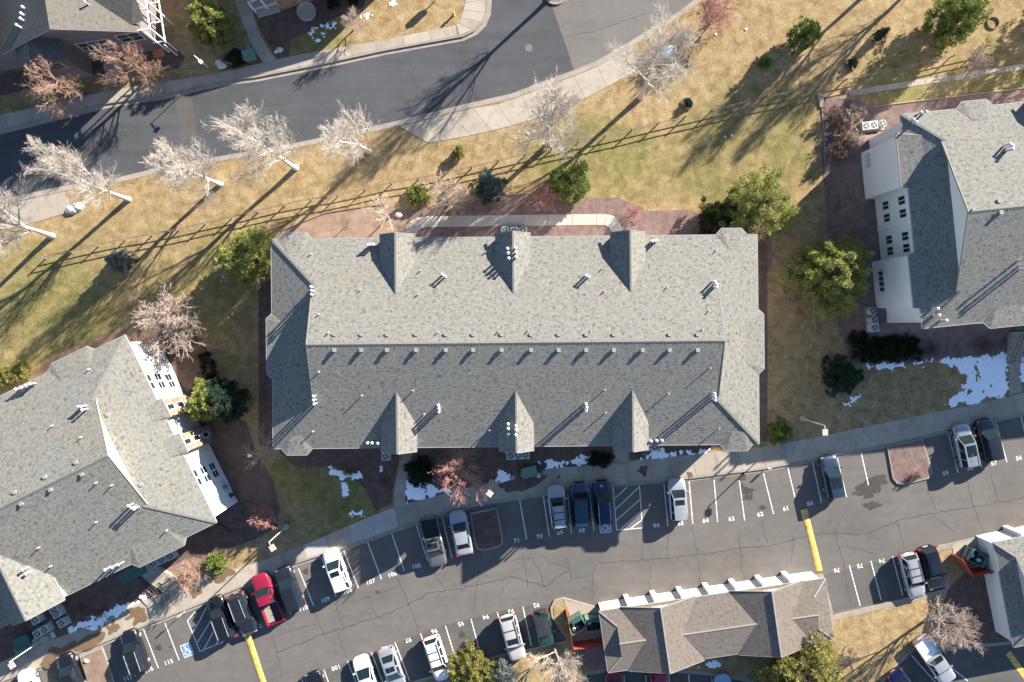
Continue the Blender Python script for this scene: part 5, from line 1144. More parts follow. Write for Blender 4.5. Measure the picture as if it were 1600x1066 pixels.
make_car('parked_car', 'dark blue car cut by the bottom edge at right', 'car', 'sedan', NAVY, 1418, 1080, (34, 48))
make_car('parked_car', 'bright red car below the tan garage at the bottom edge', 'car', 'suv', RED, 1031, 1078, (3, 60), .95)
make_car('parked_car', 'dark red car in shade at the bottom edge left of the red one', 'car', 'sedan', DRED, 961, 1086, (3, 60), .95)
make_car('parked_car', 'pale blue car roof at bottom edge below the garage', 'car', 'sedan', ('paleblue', (.30, .38, .50), .3, .3), 1134, 1090, (-9, -60), .95)
red = bpy.data.objects.get('parked_pickup.001')
MB().box((-.42, -1.55, .80), (.72, 1.75, .06)).build('bed_board', 'kerb_concrete', red, org=(0, 0, 0))
# ------------------------------------------------------------------ trees and shrubs
def np_mesh(name, V, Q, m, smooth=False, tri=False):
    me = bpy.data.meshes.new(name); V = np.asarray(V, np.float32); Q = np.asarray(Q, np.int32); k = Q.shape[1]
    me.vertices.add(len(V)); me.vertices.foreach_set('co', V.ravel())
    me.loops.add(Q.size); me.loops.foreach_set('vertex_index', Q.ravel())
    me.polygons.add(len(Q)); me.polygons.foreach_set('loop_start', np.arange(0, Q.size, k, dtype=np.int32)); me.polygons.foreach_set('loop_total', np.full(len(Q), k, np.int32))
    if smooth: me.polygons.foreach_set('use_smooth', np.ones(len(Q), bool))
    me.update(calc_edges=True); me.materials.append(MATS[m]); return me
def perp(d, rg):
    a = rg.normal(size=3); a -= d * a.dot(d); n = np.linalg.norm(a); return a / n if n > 1e-6 else np.array([1.0, 0, 0])
def tube_mesh(lines, name, m):
    """lines: list of (points (n,3), radii (n), sides)"""
    V = []; Q = []; b = 0
    for pts, rad, ns in lines:
        n = len(pts); t = np.gradient(pts, axis=0); t /= np.linalg.norm(t, axis=1)[:, None] + 1e-9
        ref = np.array([0.31, 0.87, 0.39]) if abs(t[0][2]) > .8 else np.array([0, 0, 1.0])
        x = np.cross(t, ref); x /= np.linalg.norm(x, axis=1)[:, None] + 1e-9; y = np.cross(t, x)
        a = np.arange(ns) * 2 * np.pi / ns; ring = pts[:, None, :] + rad[:, None, None] * (np.cos(a)[None, :, None] * x[:, None, :] + np.sin(a)[None, :, None] * y[:, None, :])
        V.append(ring.reshape(-1, 3)); i = np.arange(n - 1)[:, None] * ns; k = np.arange(ns)[None, :]; k2 = (k + 1) % ns
        Q.append((b + np.stack([i + k, i + k2, i + ns + k2, i + ns + k], -1)).reshape(-1, 4)); b += n * ns
    return np_mesh(name, np.concatenate(V), np.concatenate(Q), m)
def grow_tree(seed, H, trunk_frac, r0, n1, n2, n3, n4, ang1=(25, 50), spread=.55, up=.25, twig=.55, stems=1, rmin=.016, wob=.12):
    """bare branching skeleton; returns trunk lines and branch lines"""
    rg = np.random.default_rng(seed); trunk = []; br = []
    def path(p, d, L, n, upk, wk):
        pts = [p]; d = d.copy()
        for _ in range(n):
            d = d + rg.normal(size=3) * wk + np.array([0, 0, upk / n]); d /= np.linalg.norm(d); pts.append(pts[-1] + d * L / n)
        return np.array(pts), d
    def child(pts, f, lo, hi, L, k, r, ns, n, upk, wk=wob):
        i = f * (len(pts) - 1); j = min(int(i), len(pts) - 2); p = pts[j] + (pts[j + 1] - pts[j]) * (i - j); d = pts[j + 1] - pts[j]; d = d / np.linalg.norm(d)
        a = math.radians(rg.uniform(lo, hi)); nd = d * math.cos(a) + perp(d, rg) * math.sin(a)
        q, _ = path(p, nd, L, n, upk, wk); rad = np.linspace(r, max(rmin, r * .42), len(q)); br.append((q, rad, ns)); return q
    for s in range(stems):
        tilt = 0.04 if stems == 1 else rg.uniform(.15, .5); az = rg.uniform(0, 2 * np.pi); d0 = np.array([math.cos(az) * tilt, math.sin(az) * tilt, 1.0]); d0 /= np.linalg.norm(d0)
        st = np.array([math.cos(az), math.sin(az), 0]) * (.12 if stems > 1 else 0); hh = H * (1 if stems == 1 else rg.uniform(.75, 1.0))
        tp, _ = path(st + np.array([0, 0, -.15]), d0, hh * .92, 9, .15, .05); rr = r0 * (1 - np.linspace(0, 1, len(tp)) ** .85 * .86); rr[0] *= 1.25; trunk.append((tp, rr, 8))
        for i in range(n1):
            f = trunk_frac + (1 - trunk_frac) * (i + rg.uniform(.1, .9)) / n1; L1 = H * spread * (1.12 - f * .72) * rg.uniform(.75, 1.2); R1 = r0 * (1 - f * .75) * .50
            b1 = child(tp, f, ang1[0], ang1[1], L1, 0, R1, 5, 7, up)
            for j in range(n2):
                f2 = .18 + .8 * (j + rg.uniform(0, 1)) / n2; L2 = L1 * .52 * (1.15 - f2 * .55) * rg.uniform(.7, 1.2); b2 = child(b1, min(f2, .98), 22, 48, L2, 1, max(rmin * 1.5, R1 * .38), 4, 5, up * .8)
                for k in range(n3):
                    f3 = .2 + .78 * (k + rg.uniform(0, 1)) / n3; L3 = L2 * .55 * rg.uniform(.6, 1.2); b3 = child(b2, min(f3, .98), 20, 50, L3, 2, rmin * 1.25, 3, 3, up * .6)
                    for q in range(n4): child(b3, rg.uniform(.2, .95), 20, 50, L3 * twig * rg.uniform(.6, 1.2), 3, rmin, 3, 2, up * .4)
    return trunk, br
TREE_CACHE = {}
def bare_tree(label, px, py, proto, rz=0.0, sc=1.0, mats=('bark_white', 'twig_white'), name='bare_tree', cat='tree', group='bare roadside trees', lean=None, z=0.0):
    key = (proto, mats)
    if key not in TREE_CACHE:
        t, b = grow_tree(**TREES[proto]); TREE_CACHE[key] = (tube_mesh(t, 'trunk', mats[0]), tube_mesh(b, 'branches', mats[1]))
    loc = P(px, py, z); loc.z += bank_z(loc.x, loc.y); r = thing(name, label, cat, loc, group, rz, local=True); r.scale = (sc, sc, sc)
    if lean: r.rotation_euler = (lean[0], lean[1], rz)
    link('trunk', TREE_CACHE[key][0], r); link('branches', TREE_CACHE[key][1], r); return r
TREES = {
    'poplar_a': dict(seed=11, H=13.0, trunk_frac=.24, r0=.27, n1=16, n2=10, n3=8, n4=5, ang1=(24, 46), spread=.40, up=.42, rmin=.0075, wob=.07),
    'poplar_b': dict(seed=12, H=13.5, trunk_frac=.27, r0=.28, n1=15, n2=10, n3=8, n4=5, ang1=(26, 50), spread=.42, up=.38, rmin=.0075, wob=.07),
    'poplar_c': dict(seed=13, H=12.0, trunk_frac=.22, r0=.25, n1=16, n2=10, n3=8, n4=5, ang1=(25, 48), spread=.40, up=.44, rmin=.0075, wob=.07),
    'round_a': dict(seed=21, H=6.0, trunk_frac=.18, r0=.15, n1=14, n2=9, n3=7, n4=3, ang1=(38, 66), spread=.58, up=.22, rmin=.008, wob=.085),
    'round_b': dict(seed=22, H=6.4, trunk_frac=.20, r0=.16, n1=15, n2=9, n3=7, n4=3, ang1=(36, 62), spread=.56, up=.25, rmin=.008, wob=.085),
    'multi_a': dict(seed=31, H=4.6, trunk_frac=.12, r0=.075, n1=8, n2=6, n3=5, n4=2, ang1=(25, 55), spread=.55, up=.18, stems=5, rmin=.012, wob=.17),
    'multi_b': dict(seed=32, H=3.6, trunk_frac=.10, r0=.06, n1=8, n2=6, n3=5, n4=2, ang1=(25, 55), spread=.55, up=.15, stems=5, rmin=.011, wob=.18),
    'shrub_a': dict(seed=41, H=1.7, trunk_frac=.06, r0=.03, n1=7, n2=5, n3=4, n4=2, ang1=(25, 60), spread=.6, up=.15, stems=7, rmin=.009, wob=.2),
    'thin_a': dict(seed=51, H=5.6, trunk_frac=.22, r0=.11, n1=10, n2=6, n3=4, n4=2, ang1=(40, 70), spread=.55, up=.2, rmin=.013, wob=.16)}
WB = ('bark_white', 'twig_white'); GB = ('bark_grey', 'twig_grey'); TB = ('bark_grey', 'twig_tan'); PB = ('bark_grey', 'twig_pink'); RB = ('bark_brown', 'twig_rust'); BB = ('bark_brown', 'twig_brown')
# roadside poplars, left to right
bare_tree('white barked bare tree leaning out at left picture edge', 82, 369, 'poplar_b', .4, 1.0)
bare_tree('white barked bare tree right of the pale boulders, second from left', 202, 312, 'poplar_a', 1.9, .95)
bare_tree('white barked bare tree third from left along the street kerb', 345, 288, 'poplar_c', .3, .98)
bare_tree('white barked bare tree fourth from left along the street kerb', 463, 263, 'poplar_b', 2.4, .95)
bare_tree('white barked bare tree just left of the splayed pavement end', 577, 237, 'poplar_a', 4.1, .92)
bare_tree('pale bare tree over the curving south pavement', 856, 228, 'poplar_c', 5.0, 1.15, ('bark_grey', 'twig_white'))
bare_tree('pale bare tree right of the curving pavement by a snow patch', 1001, 153, 'poplar_b', 1.2, .98, ('bark_white', 'twig_white'))
bare_tree('bare tree standing in the round street island at top edge', 868, -12, 'poplar_b', 3.3, .86, GB, z=.03)
bare_tree('tall bare tree above the top edge whose shadow crosses the slope', 1368, -22, 'poplar_a', .7, .9, GB)
bare_tree('bare tree above top edge right of the evergreen', 1452, -48, 'poplar_c', 2.2, .9, GB)
# garden trees
G2 = 'bare ornamental trees'
bare_tree('rust tinged bare tree at lower left of the mauve house', 133, 148, 'round_a', .3, 1.2, RB, group=G2)
bare_tree('rust tinged bare tree below the mauve house balcony', 230, 124, 'round_b', 1.5, 1.02, RB, group=G2)
bare_tree('small tan bare tree on the lawn of the top house', 553, 47, 'round_a', 2.0, .52, TB, group=G2)
bare_tree('bare tan tree beside the bin store at bottom', 866, 1008, 'round_b', .9, 1.0, TB, group=G2)
bare_tree('bare spreading tree between the white pickup and right garage', 1452, 966, 'round_a', 2.6, 1.15, GB, group=G2, lean=(.0, .30))
bare_tree('large mauve bare shrub tree at the north corner of left block', 287, 503, 'multi_a', .2, 1.42, GB, 'bare_shrub', 'shrub', 'bare shrubs')
bare_tree('thin grey bare tree between left block and main roof corner', 425, 697, 'thin_a', 1.0, .95, GB, group=G2)
bare_tree('pink tipped bare tree in front of the main block entrance', 722, 729, 'round_b', 3.4, 1.08, PB, group=G2)
bare_tree('pink bare shrub by the lamp on the south lawn', 420, 805, 'multi_b', .3, .75, PB, 'bare_shrub', 'shrub', 'bare shrubs')
bare_tree('rusty bare shrub beside the curved steps', 306, 891, 'multi_b', 2.1, .85, RB, 'bare_shrub', 'shrub', 'bare shrubs')
bare_tree('grey bare shrub tree left of the blue spruce', 700, 318, 'multi_a', 1.3, .95, TB, 'bare_shrub', 'shrub', 'bare shrubs')
bare_tree('thin bare tree in the tan gravel bed north of the main block', 608, 340, 'thin_a', 2.2, .85, TB, group=G2)
bare_tree('low bare sapling in the tan gravel near the roof corner', 537, 357, 'thin_a', .5, .5, BB, group=G2)
bare_tree('mauve bare shrub right of the blue spruce', 846, 312, 'multi_b', 1.6, .9, PB, 'bare_shrub', 'shrub', 'bare shrubs')
bare_tree('small mauve bare shrub at right end of the service drive', 987, 333, 'multi_b', .9, .5, PB, 'bare_shrub', 'shrub', 'bare shrubs')
bare_tree('red bare tree on the slope at the top edge', 1107, 38, 'multi_a', 2.7, .92, PB, 'bare_shrub', 'shrub', 'bare shrubs')
bare_tree('pale bare shrub by the concrete drainage path', 1513, 103, 'multi_b', .1, .75, ('bark_white', 'twig_grey'), 'bare_shrub', 'shrub', 'bare shrubs')
for i, (x, y, s, lb) in enumerate(((1300, 182, 1.0, 'dry brown shrub below the fence corner'), (1322, 188, 1.0, 'dry brown shrub left of the three condensers'), (1308, 215, 1.05, 'dry brown shrub in the middle of gravel bed clump'), (1334, 178, .9, 'dry brown shrub under the path end'), (1304, 240, .95, 'dry brown shrub lowest in the gravel bed clump'), (1326, 222, .8, 'dry brown shrub nearest the shaded wall'),
                                  (545, 735, .55, 'low dark shrub in the south bed near snow'), (600, 752, .5, 'low dark shrub by the curved entrance path'), (128, 952, .55, 'low dark shrub left of two above the snow strip'), (158, 958, .55, 'low dark shrub right of two above the snow strip'), (1455, 548, .7, 'low dark shrub right of the juniper hedge'), (1535, 540, .8, 'low dark shrub by the right block entrance path'), (1427, 742, .55, 'small dry shrub in the sunny kerbed island'), (425, 60, .45, 'small dark shrub beside the house path'), (505, 32, .5, 'red brown shrub by the top house lawn'))):
    bare_tree(lb, x, y, 'shrub_a', i * 1.1, s, TB if i < 6 and i % 2 else BB, 'bare_shrub', 'shrub', 'bare shrubs')

def leaf_cloud(rg, centres, radii, n, size, up=.5, elong=2.6):
    """n leaf-sized quads round each centre"""
    C = np.repeat(centres, n, axis=0); R = np.repeat(radii, n)[:, None]; d = rg.normal(size=C.shape); d[:, 2] += up * .6; d /= np.linalg.norm(d, axis=1)[:, None]
    p = C + d * R * (rg.random((len(C), 1)) ** .45); ax = d + rg.normal(size=d.shape) * .45; ax[:, 2] += up; ax /= np.linalg.norm(ax, axis=1)[:, None]
    w = np.cross(ax, rg.normal(size=ax.shape)); w /= np.linalg.norm(w, axis=1)[:, None] + 1e-9
    s = size * rg.uniform(.6, 1.35, (len(C), 1)); a = ax * s; b = w * s / elong
    V = np.stack([p - b * .6, p + b * .6, p + a + b * .35, p + a - b * .35], 1).reshape(-1, 3); return V, np.arange(len(V)).reshape(-1, 4)
def evergreen(label, px, py, H, R, seed, m='leaf_pine', shape='pine', n=150, per=46, size=.26, cat='tree', name='pine_tree', group='evergreen trees', z=0.0, flat=None, core='leaf_dark'):
    rg = np.random.default_rng(seed); c = []; rad = []; loc = P(px, py, z); loc.z += bank_z(loc.x, loc.y); root = thing(name, label, cat, loc, group, rg.uniform(0, 6.28), local=True)
    lines = []
    if shape in ('pine', 'spruce'):
        tp = np.array([[0, 0, -.1], [rg.normal() * .05, rg.normal() * .05, H * .5], [rg.normal() * .08, rg.normal() * .08, H * .93]]); lines.append((tp, np.array([.05 + H * .022, .03 + H * .012, .03]), 8))
        for i in range(n):
            f = (i + rg.random()) / n; f = 1 - (1 - f) ** .62 if shape == 'pine' else 1 - (1 - f) ** .55
            zz = H * (.10 + .88 * f); prof = (math.sin(math.pi * min(1, .16 + .84 * (1 - f)) * .62) ** .8 if shape == 'pine' else (1 - f) ** .9 + .03)
            az = i * 2.399 + rg.normal() * .25; rr = R * prof * (rg.uniform(.55, 1.02) if rg.random() < .7 else rg.uniform(.15, .6))
            rr *= 1 + .16 * math.sin(3 * az + seed) + .1 * math.sin(5 * az + 2 * seed)
            q = np.array([math.cos(az) * rr, math.sin(az) * rr, zz + (rr / R) * (.25 if shape == 'pine' else -.35)]); c.append(q); rad.append((.30 if shape == 'pine' else .24) * (R / 2.6) ** .5 * rg.uniform(.7, 1.25))
            if i % 2 == 0: lines.append((np.array([[0, 0, max(.2, zz - .3 * rr)], q * .6 + np.array([0, 0, zz * .4 - .1 * rr]), q]), np.array([.045, .03, .012]) * (R / 2.6) ** .5, 4))
    else:
        sx, sy = flat or (1, 1)
        lines.append((np.array([[0, 0, -.1], [0, 0, H * .6]]), np.array([.08, .03]), 6))
        for i in range(n):
            d = rg.normal(size=3); d[2] = abs(d[2]); d /= np.linalg.norm(d)
            if shape == 'hedge': d = d / max(abs(d[0]), abs(d[1]), abs(d[2]) * .9) ; d *= .92
            k = rg.uniform(.55, 1.0) if shape != 'hedge' else rg.uniform(.85, 1.0); k *= 1 + .14 * math.sin(4 * math.atan2(d[1], d[0]) + seed) * (shape != 'hedge')
            c.append(np.array([d[0] * R * sx * k, d[1] * R * sy * k, .08 + max(.02, d[2]) * H * k * .9])); rad.append(.2 * rg.uniform(.7, 1.3) * (R / 1.5) ** .4)
    link('trunk', tube_mesh(lines, 'trunk', 'bark_brown'), root)
    V, Q = leaf_cloud(rg, np.array(c), np.array(rad) * 1.05, int(per * 1.9), size * .66); link('crown', np_mesh('crown', V, Q, m), root)
    return root
def at_rot(o, rz): o.rotation_euler = (0, 0, rz); return o
evergreen('large round pine at the north west corner of main block', 407, 406, 6.2, 2.9, 1, 'leaf_pine', n=230, per=46)
evergreen('wide pine on the lawn above the north east roof corner', 1170, 328, 6.6, 3.4, 2, 'leaf_pine', n=260, per=46)
evergreen('dark low pine squeezed against the north east roof corner', 1113, 344, 3.4, 2.0, 3, 'leaf_dark', n=120, per=40)
evergreen('large bright pine in front of the right block windows', 1274, 432, 8.0, 3.9, 4, 'leaf_pine', n=320, per=46, size=.3)
evergreen('sunlit pine beside the stone bays of left block', 343, 625, 5.4, 2.1, 5, 'leaf_pine', n=170, per=46)
evergreen('dark shaded pine behind the sunlit one near left block', 368, 622, 5.6, 2.3, 6, 'leaf_shade', n=170, per=44)
evergreen('dark green spruce on the shaded lawn near lot lamp', 1308, 587, 4.4, 2.2, 7, 'leaf_shade', 'spruce', 200, 40, .22, name='spruce_tree')
evergreen('blue spruce above the service drive', 766, 296, 5.2, 1.75, 8, 'leaf_spruce', 'spruce', 220, 44, .2, name='spruce_tree')
evergreen('bright green juniper on the lawn right of blue spruce', 889, 291, 3.8, 2.1, 9, 'leaf_bright', n=130, per=40, name='juniper_tree')
evergreen('small silver spruce on the left lawn below the fence', 197, 409, 3.6, 1.5, 10, 'leaf_silver', 'spruce', 150, 36, .18, name='spruce_tree')
evergreen('young green pine on the golden slope', 1244, 66, 4.0, 1.5, 11, 'leaf_bright', n=100, per=36)
evergreen('dense evergreen near the top right corner', 1468, 46, 6.0, 2.6, 12, 'leaf_bright', n=220, per=44)
evergreen('slim young spruce lying in shadow streaks on the slope', 1372, 58, 2.2, .7, 13, 'leaf_shade', 'spruce', 60, 30, .16, name='spruce_tree')
evergreen('broad yellow green pine south of the tan garage', 1236, 1034, 5.6, 4.3, 14, 'leaf_olive', n=330, per=46, size=.28)
evergreen('yellow green pine beside the mauve house balcony', 341, 49, 4.6, 2.2, 15, 'leaf_pine', n=160, per=46)
evergreen('tall evergreen beyond the right edge above the path', 1660, 20, 9.0, 3.2, 16, 'leaf_dark', n=200, per=40)
SG = 'evergreen shrubs'
evergreen('olive spreading shrub behind the south row of cars', 737, 1042, 2.4, 2.7, 17, 'leaf_olive', 'shrub', 170, 40, .22, 'shrub', 'shrub', SG)
evergreen('silver blue shrub right of the olive one at bottom', 785, 1050, 2.0, 1.7, 18, 'leaf_silver', 'shrub', 120, 40, .18, 'shrub', 'shrub', SG)
evergreen('yellow green shrub left of the lot lamp', 1212, 674, 2.0, 1.4, 19, 'leaf_bright', 'shrub', 90, 40, .2, 'shrub', 'shrub', SG)
evergreen('green shrub at end of the rusty shrub by the steps', 341, 877, 1.5, 1.15, 20, 'leaf_bright', 'shrub', 80, 40, .18, 'shrub', 'shrub', SG)
at_rot(evergreen('clipped yellow hedge block north of left block', 28, 583, 1.5, 1.0, 21, 'leaf_olive', 'hedge', 190, 40, .13, 'hedge', 'hedge', SG, flat=(1.75, .95)), math.radians(22))
at_rot(evergreen('clipped dark oval hedge between left block and lawn', 329, 571, 1.4, .9, 22, 'leaf_dark', 'hedge', 120, 40, .13, 'hedge', 'hedge', SG, flat=(.65, 1.55)), math.radians(18))
at_rot(evergreen('wide dark juniper hedge below the right block corner', 1378, 541, 1.1, 2.2, 23, 'leaf_dark', 'shrub', 330, 44, .2, 'hedge', 'hedge', SG, flat=(1.9, .85)), math.radians(-4))
evergreen('dark round shrub by the curved entrance path', 658, 735, 1.4, 1.6, 24, 'leaf_dark', 'shrub', 130, 40, .17, 'shrub', 'shrub', SG)
at_rot(evergreen('dark low shrub beside the ribbed crossing', 937, 717, 1.0, 1.0, 25, 'leaf_dark', 'shrub', 100, 40, .15, 'shrub', 'shrub', SG, flat=(1.35, .8)), 0)
evergreen('small yellow shrub on the golden strip above the fence', 718, 240, 1.3, .62, 26, 'leaf_olive', 'shrub', 40, 36, .17, 'shrub', 'shrub', SG)
evergreen('green shrub left of the grey bare shrub by the drive', 655, 307, 1.3, 1.15, 27, 'leaf_bright', 'shrub', 70, 36, .18, 'shrub', 'shrub', SG)
evergreen('tiny green shrub on the slope left of young pine', 1193, 100, .9, .7, 28, 'leaf_bright', 'shrub', 36, 36, .15, 'shrub', 'shrub', SG)
evergreen('dark juniper in the rock bed beside the house path', 370, 93, .8, 1.0, 29, 'leaf_dark', 'shrub', 70, 36, .14, 'shrub', 'shrub', SG)
evergreen('dark round bush near the top house wall', 522, 9, .9, .62, 30, 'leaf_dark', 'shrub', 50, 36, .13, 'shrub', 'shrub', SG)
evergreen('dark round bush right of another near the top edge', 553, 4, .8, .5, 31, 'leaf_dark', 'shrub', 40, 36, .13, 'shrub', 'shrub', SG)
for i, (x, y, lb) in enumerate(((1073, 163, 'young shrub inside the edging ring near the fence'), (1331, 101, 'dark young pine inside the edging ring on the slope'))):
    evergreen(lb, x, y, .9, .42, 33 + i, 'leaf_shade', 'shrub', 26, 36, .13, 'shrub', 'shrub', SG)
# ------------------------------------------------------------------ fence, lamps, condensers, bins and small things
# split rail fence: posts and two rails per bay
FEN = [(72, 404), (111, 395), (187, 377), (268, 363), (385, 336), (463, 317), (544, 304), (615, 287), (666, 279), (760, 258), (838, 240), (901, 225), (977, 208), (1020, 197), (1101, 178), (1200, 154), (1276, 138), (1352, 121), (1443, 101), (1499, 88), (1600, 67), (1680, 50)]
def resample(pl, step):
    out = [pl[0]]; need = step
    for (a, b), (c, d) in zip(pl, pl[1:]):
        L = math.hypot(c - a, d - b); t = need
        while t <= L: out.append((a + (c - a) * t / L, b + (d - b) * t / L)); t += step
        need = t - L
    return out
fence = thing('rail_fence', 'weathered two rail timber fence running along the golden grass strip', 'fence', P(840, 240))
fp = [P(*q) for q in resample(FEN, 42.5)]
for p in fp: MB().box(p + Vector((0, 0, .52)), (.10, .10, 1.12), .2).build('post', 'weathered_wood', fence)
for a, b in zip(fp, fp[1:]):
    for zz in (.48, .95): MB().bar(a + Vector((0, 0, zz + RND.gauss(0, .015))), b + Vector((0, 0, zz + RND.gauss(0, .015))), .05, .085).build('rail', 'weathered_wood', fence)
# short timber steps by the fence corner and bed edging boards
def board_line(name, label, pts, m='pale_wood', w=.09, h=.1, cat='edging'):
    o = strip(MB(), PX(pts), w, .0, h).build(name, m); tag(o, label, cat, 'timber bed edgings'); return o
board_line('bed_edging', 'timber edging along the gravel bed above right block', [(1365, 166.5), (1450, 156), (1600, 137.5), (1680, 128)])
board_line('bed_edging', 'timber edging running down beside the right lawn', [(1283, 158), (1287, 210), (1289, 262)], w=.07)
board_line('bed_edging', 'timber edging of the tan gravel bed behind the main block', [(440, 360), (509, 332.5), (575, 322), (602, 319.5)], 'weathered_wood')
board_line('bed_edging', 'timber edging beside the blue spruce', [(790, 304), (806, 304), (824, 301)])
strip(MB(), PX([(1279, 146), (1282, 156), (1284, 168)]), .45, .0, .16).build('step_board', 'pale_wood'); tag(bpy.data.objects['step_board'], 'pale timber step at the fence corner', 'step')
# car park lamps
def lamp(label, base, head, m='pole_pale', h=5.4, small=False):
    p = P(*base); t = P(*head, h); root = thing('street_lamp', label, 'lamp', p, 'lamps of the car park and street'); top = Vector((p.x, p.y, h - .1)); d = (Vector((t.x, t.y, 0)) - Vector((p.x, p.y, 0))); 
    if d.length > 2.0: d = d.normalized() * 2.0
    if not small: MB().lathe(p, [(.3, 0.0), (.3, .5), (.24, .55)], 14).build('base', 'pale_concrete', root)
    MB().tube(p + Vector((0, 0, .3)), top, .075 if not small else .05, .055 if not small else .04, 10).build('pole', m, root)
    e = top + d; MB().bar(top + Vector((0, 0, -.05)), e, .07, .07).build('arm', m, root)
    a = math.atan2(d.y, d.x) if d.length > .05 else 0; f = .52 if not small else .34
    hd = MB().box(e + Vector((0, 0, -.02)), (f * 1.15, f, .16), a).build('lamp_head', m, root); MB().box(e + Vector((0, 0, -.115)), (f * .9, f * .8, .03), a).build('lens', 'head_lamp', hd)
lamp('pale pole lamp on the shaded lawn beside the right pavement', (1253, 654), (1290, 676)); lamp('pale pole lamp on the south lawn near pink shrubs', (447.6, 822.6), (425, 857)); lamp('pale pole lamp at the left pavement near the green boxes', (72, 996), (17, 1041))
lamp('pale pole lamp in front of the main block behind the pink tree', (768, 752.5), (765, 772)); lamp('slim white lamp beside the north pavement of the street', (326, 106), (313, 96), 'white_trim', 3.4, True)
# air conditioning condensers
def ac_proto(rnd):
    r = thing('air_conditioner', 'x', 'air conditioner', (0, 0, 0), 'condensers beside the blocks', local=True)
    if rnd: MB().lathe((0, 0, .04), [(.40, 0), (.42, .05), (.42, .70), (.38, .76)], 16).build('casing', 'ac_casing', r)
    else: MB().prism([(-.41, -.41), (.41, -.41), (.41, .41), (-.41, .41)], .04, .80).build('casing', 'ac_casing', r)
    MB().box((0, 0, .02), (1.0, 1.0, .06)).build('plinth', 'walk_concrete', r)
    g_ = MB().lathe((0, 0, .802 if not rnd else .802), [(.32, 0), (.32, .012), (.29, .014)], 18).build('fan_grille', 'ac_dark', r)
    for k in range(4): MB().bar((0, 0, .82), (.28 * math.cos(k * 1.571 + .4), .28 * math.sin(k * 1.571 + .4), .82), .075, .008).build('blade', 'ac_casing', g_)
    return r
acs = [ac_proto(False), ac_proto(True)]
ac_l = [(602, 700, 0, 0, 'condenser under the west dormer eave, left of two'), (615, 701, 0, 0, 'condenser under the west dormer eave, right of two'), (603, 713, 0, 0, 'condenser standing alone in front of the west dormer'), (795, 701.5, 0, 0, 'condenser at back left of the six by the entrance'), (808, 701, 0, 0, 'condenser at back centre of the six by the entrance'), (820, 700.5, 0, 0, 'condenser at back right of the six by the entrance'),
        (798, 712, 0, 0, 'condenser at front left of the six by the entrance'), (809.5, 711, 0, 0, 'condenser at front centre of the six by the entrance'), (821, 710.5, 0, 0, 'condenser at front right of the six by the entrance'), (789, 360, 1, 0, 'round condenser left of three beside the service drive'), (803.5, 361, 0, 0, 'square condenser between two round ones beside the service drive'), (817, 360, 1, 0, 'round condenser right of three beside the service drive'),
        (997, 699, 0, 0, 'condenser under the east dormer eave, leftmost of three'), (1010, 698.5, 0, 0, 'condenser under the east dormer eave, middle of three'), (1023, 698, 0, 0, 'condenser under the east dormer eave, rightmost of three'), (1352, 197.5, 0, .1, 'condenser left of three above the right block wall'), (1364, 196, 0, .1, 'condenser middle of three above the right block wall'), (1378, 194, 1, .1, 'round condenser right of three above the right block wall'),
        (1366, 486, 1, .1, 'round condenser topmost of three below the large pine'), (1367.5, 500, 1, .1, 'round condenser middle of three below the large pine'), (1368, 512, 0, .1, 'square condenser lowest of three below the large pine'), (84, 950, 0, .45, 'upper condenser of the pair against the left block'), (89.5, 958, 0, .45, 'lower condenser of the pair against the left block'), (57, 968, 0, .45, 'condenser alone under the left block eave'),
        (98, 973, 0, .45, 'condenser at the end of the snow strip'), (71, 983, 0, .45, 'condenser right of two near the dark green box'), (60, 989.5, 0, .45, 'condenser left of two near the dark green box'), (241, 880, 1, .45, 'dark condenser left of three above the curved steps'), (253.5, 874, 0, .45, 'condenser middle of three above the curved steps'), (267, 868, 0, .45, 'condenser right of three above the curved steps')]
for i, (x, y, k, a, lb) in enumerate(ac_l):
    c = P(x, y, .6); c = P(x, y, .6 + bank_z(c.x, c.y)); c.z = 0.02 + bank_z(c.x, c.y)
    copy_tree(acs[k], c, a, lb)
for a in acs:
    for o in [a] + list(a.children_recursive): bpy.data.objects.remove(o)
# green utility boxes
def ubox(label, px, py, sx, sy, h, m, rz=0.0, lid=None):
    p = P(px, py, 0.012); r = thing('utility_box', label, 'utility box', p, 'utility boxes')
    b = MB().box(p + Vector((0, 0, h / 2 - .01)), (sx, sy, h), rz).build('cabinet', m, r); MB().box(p + Vector((0, 0, h + .02)), (sx + .08, sy + .08, .07), rz).build('lid', lid or m, r)
    MB().box(p + Vector((math.cos(rz - 1.571) * (sy / 2 + .006), math.sin(rz - 1.571) * (sy / 2 + .006), h * .5)), (sx * .8, .012, h * .7), rz).build('door', m, r)
ubox('dark green utility box with pale lid beside the pavement', 827, 735, 1.5, 1.0, .85, 'green_metal', .2, 'utility_green'); ubox('small grey pedestal right of the green utility box', 841, 741, .35, .35, .7, 'ac_casing', .2)
ubox('dark teal utility box in the left bed', 43, 998, 1.6, 1.2, .9, 'green_metal', .45); ubox('bright green utility box in front of the teal one', 37, 1012, 1.1, .6, .5, 'utility_bright', .45); ubox('teal utility box in the rock bed by the house path', 392, 89, 1.15, .95, .8, 'utility_green', .3)
ubox('small grey pedestal beside the teal utility box', 55, 1000, .4, .35, .5, 'ac_casing', .45)
o = MB().lathe(P(818, 739.5, .012), [(.34, -.01), (.34, .55), (.28, .66), (.1, .7)], 14).build('utility_dome', 'utility_bright'); tag(o, 'round light green utility dome left of the green box', 'utility box', 'utility boxes')
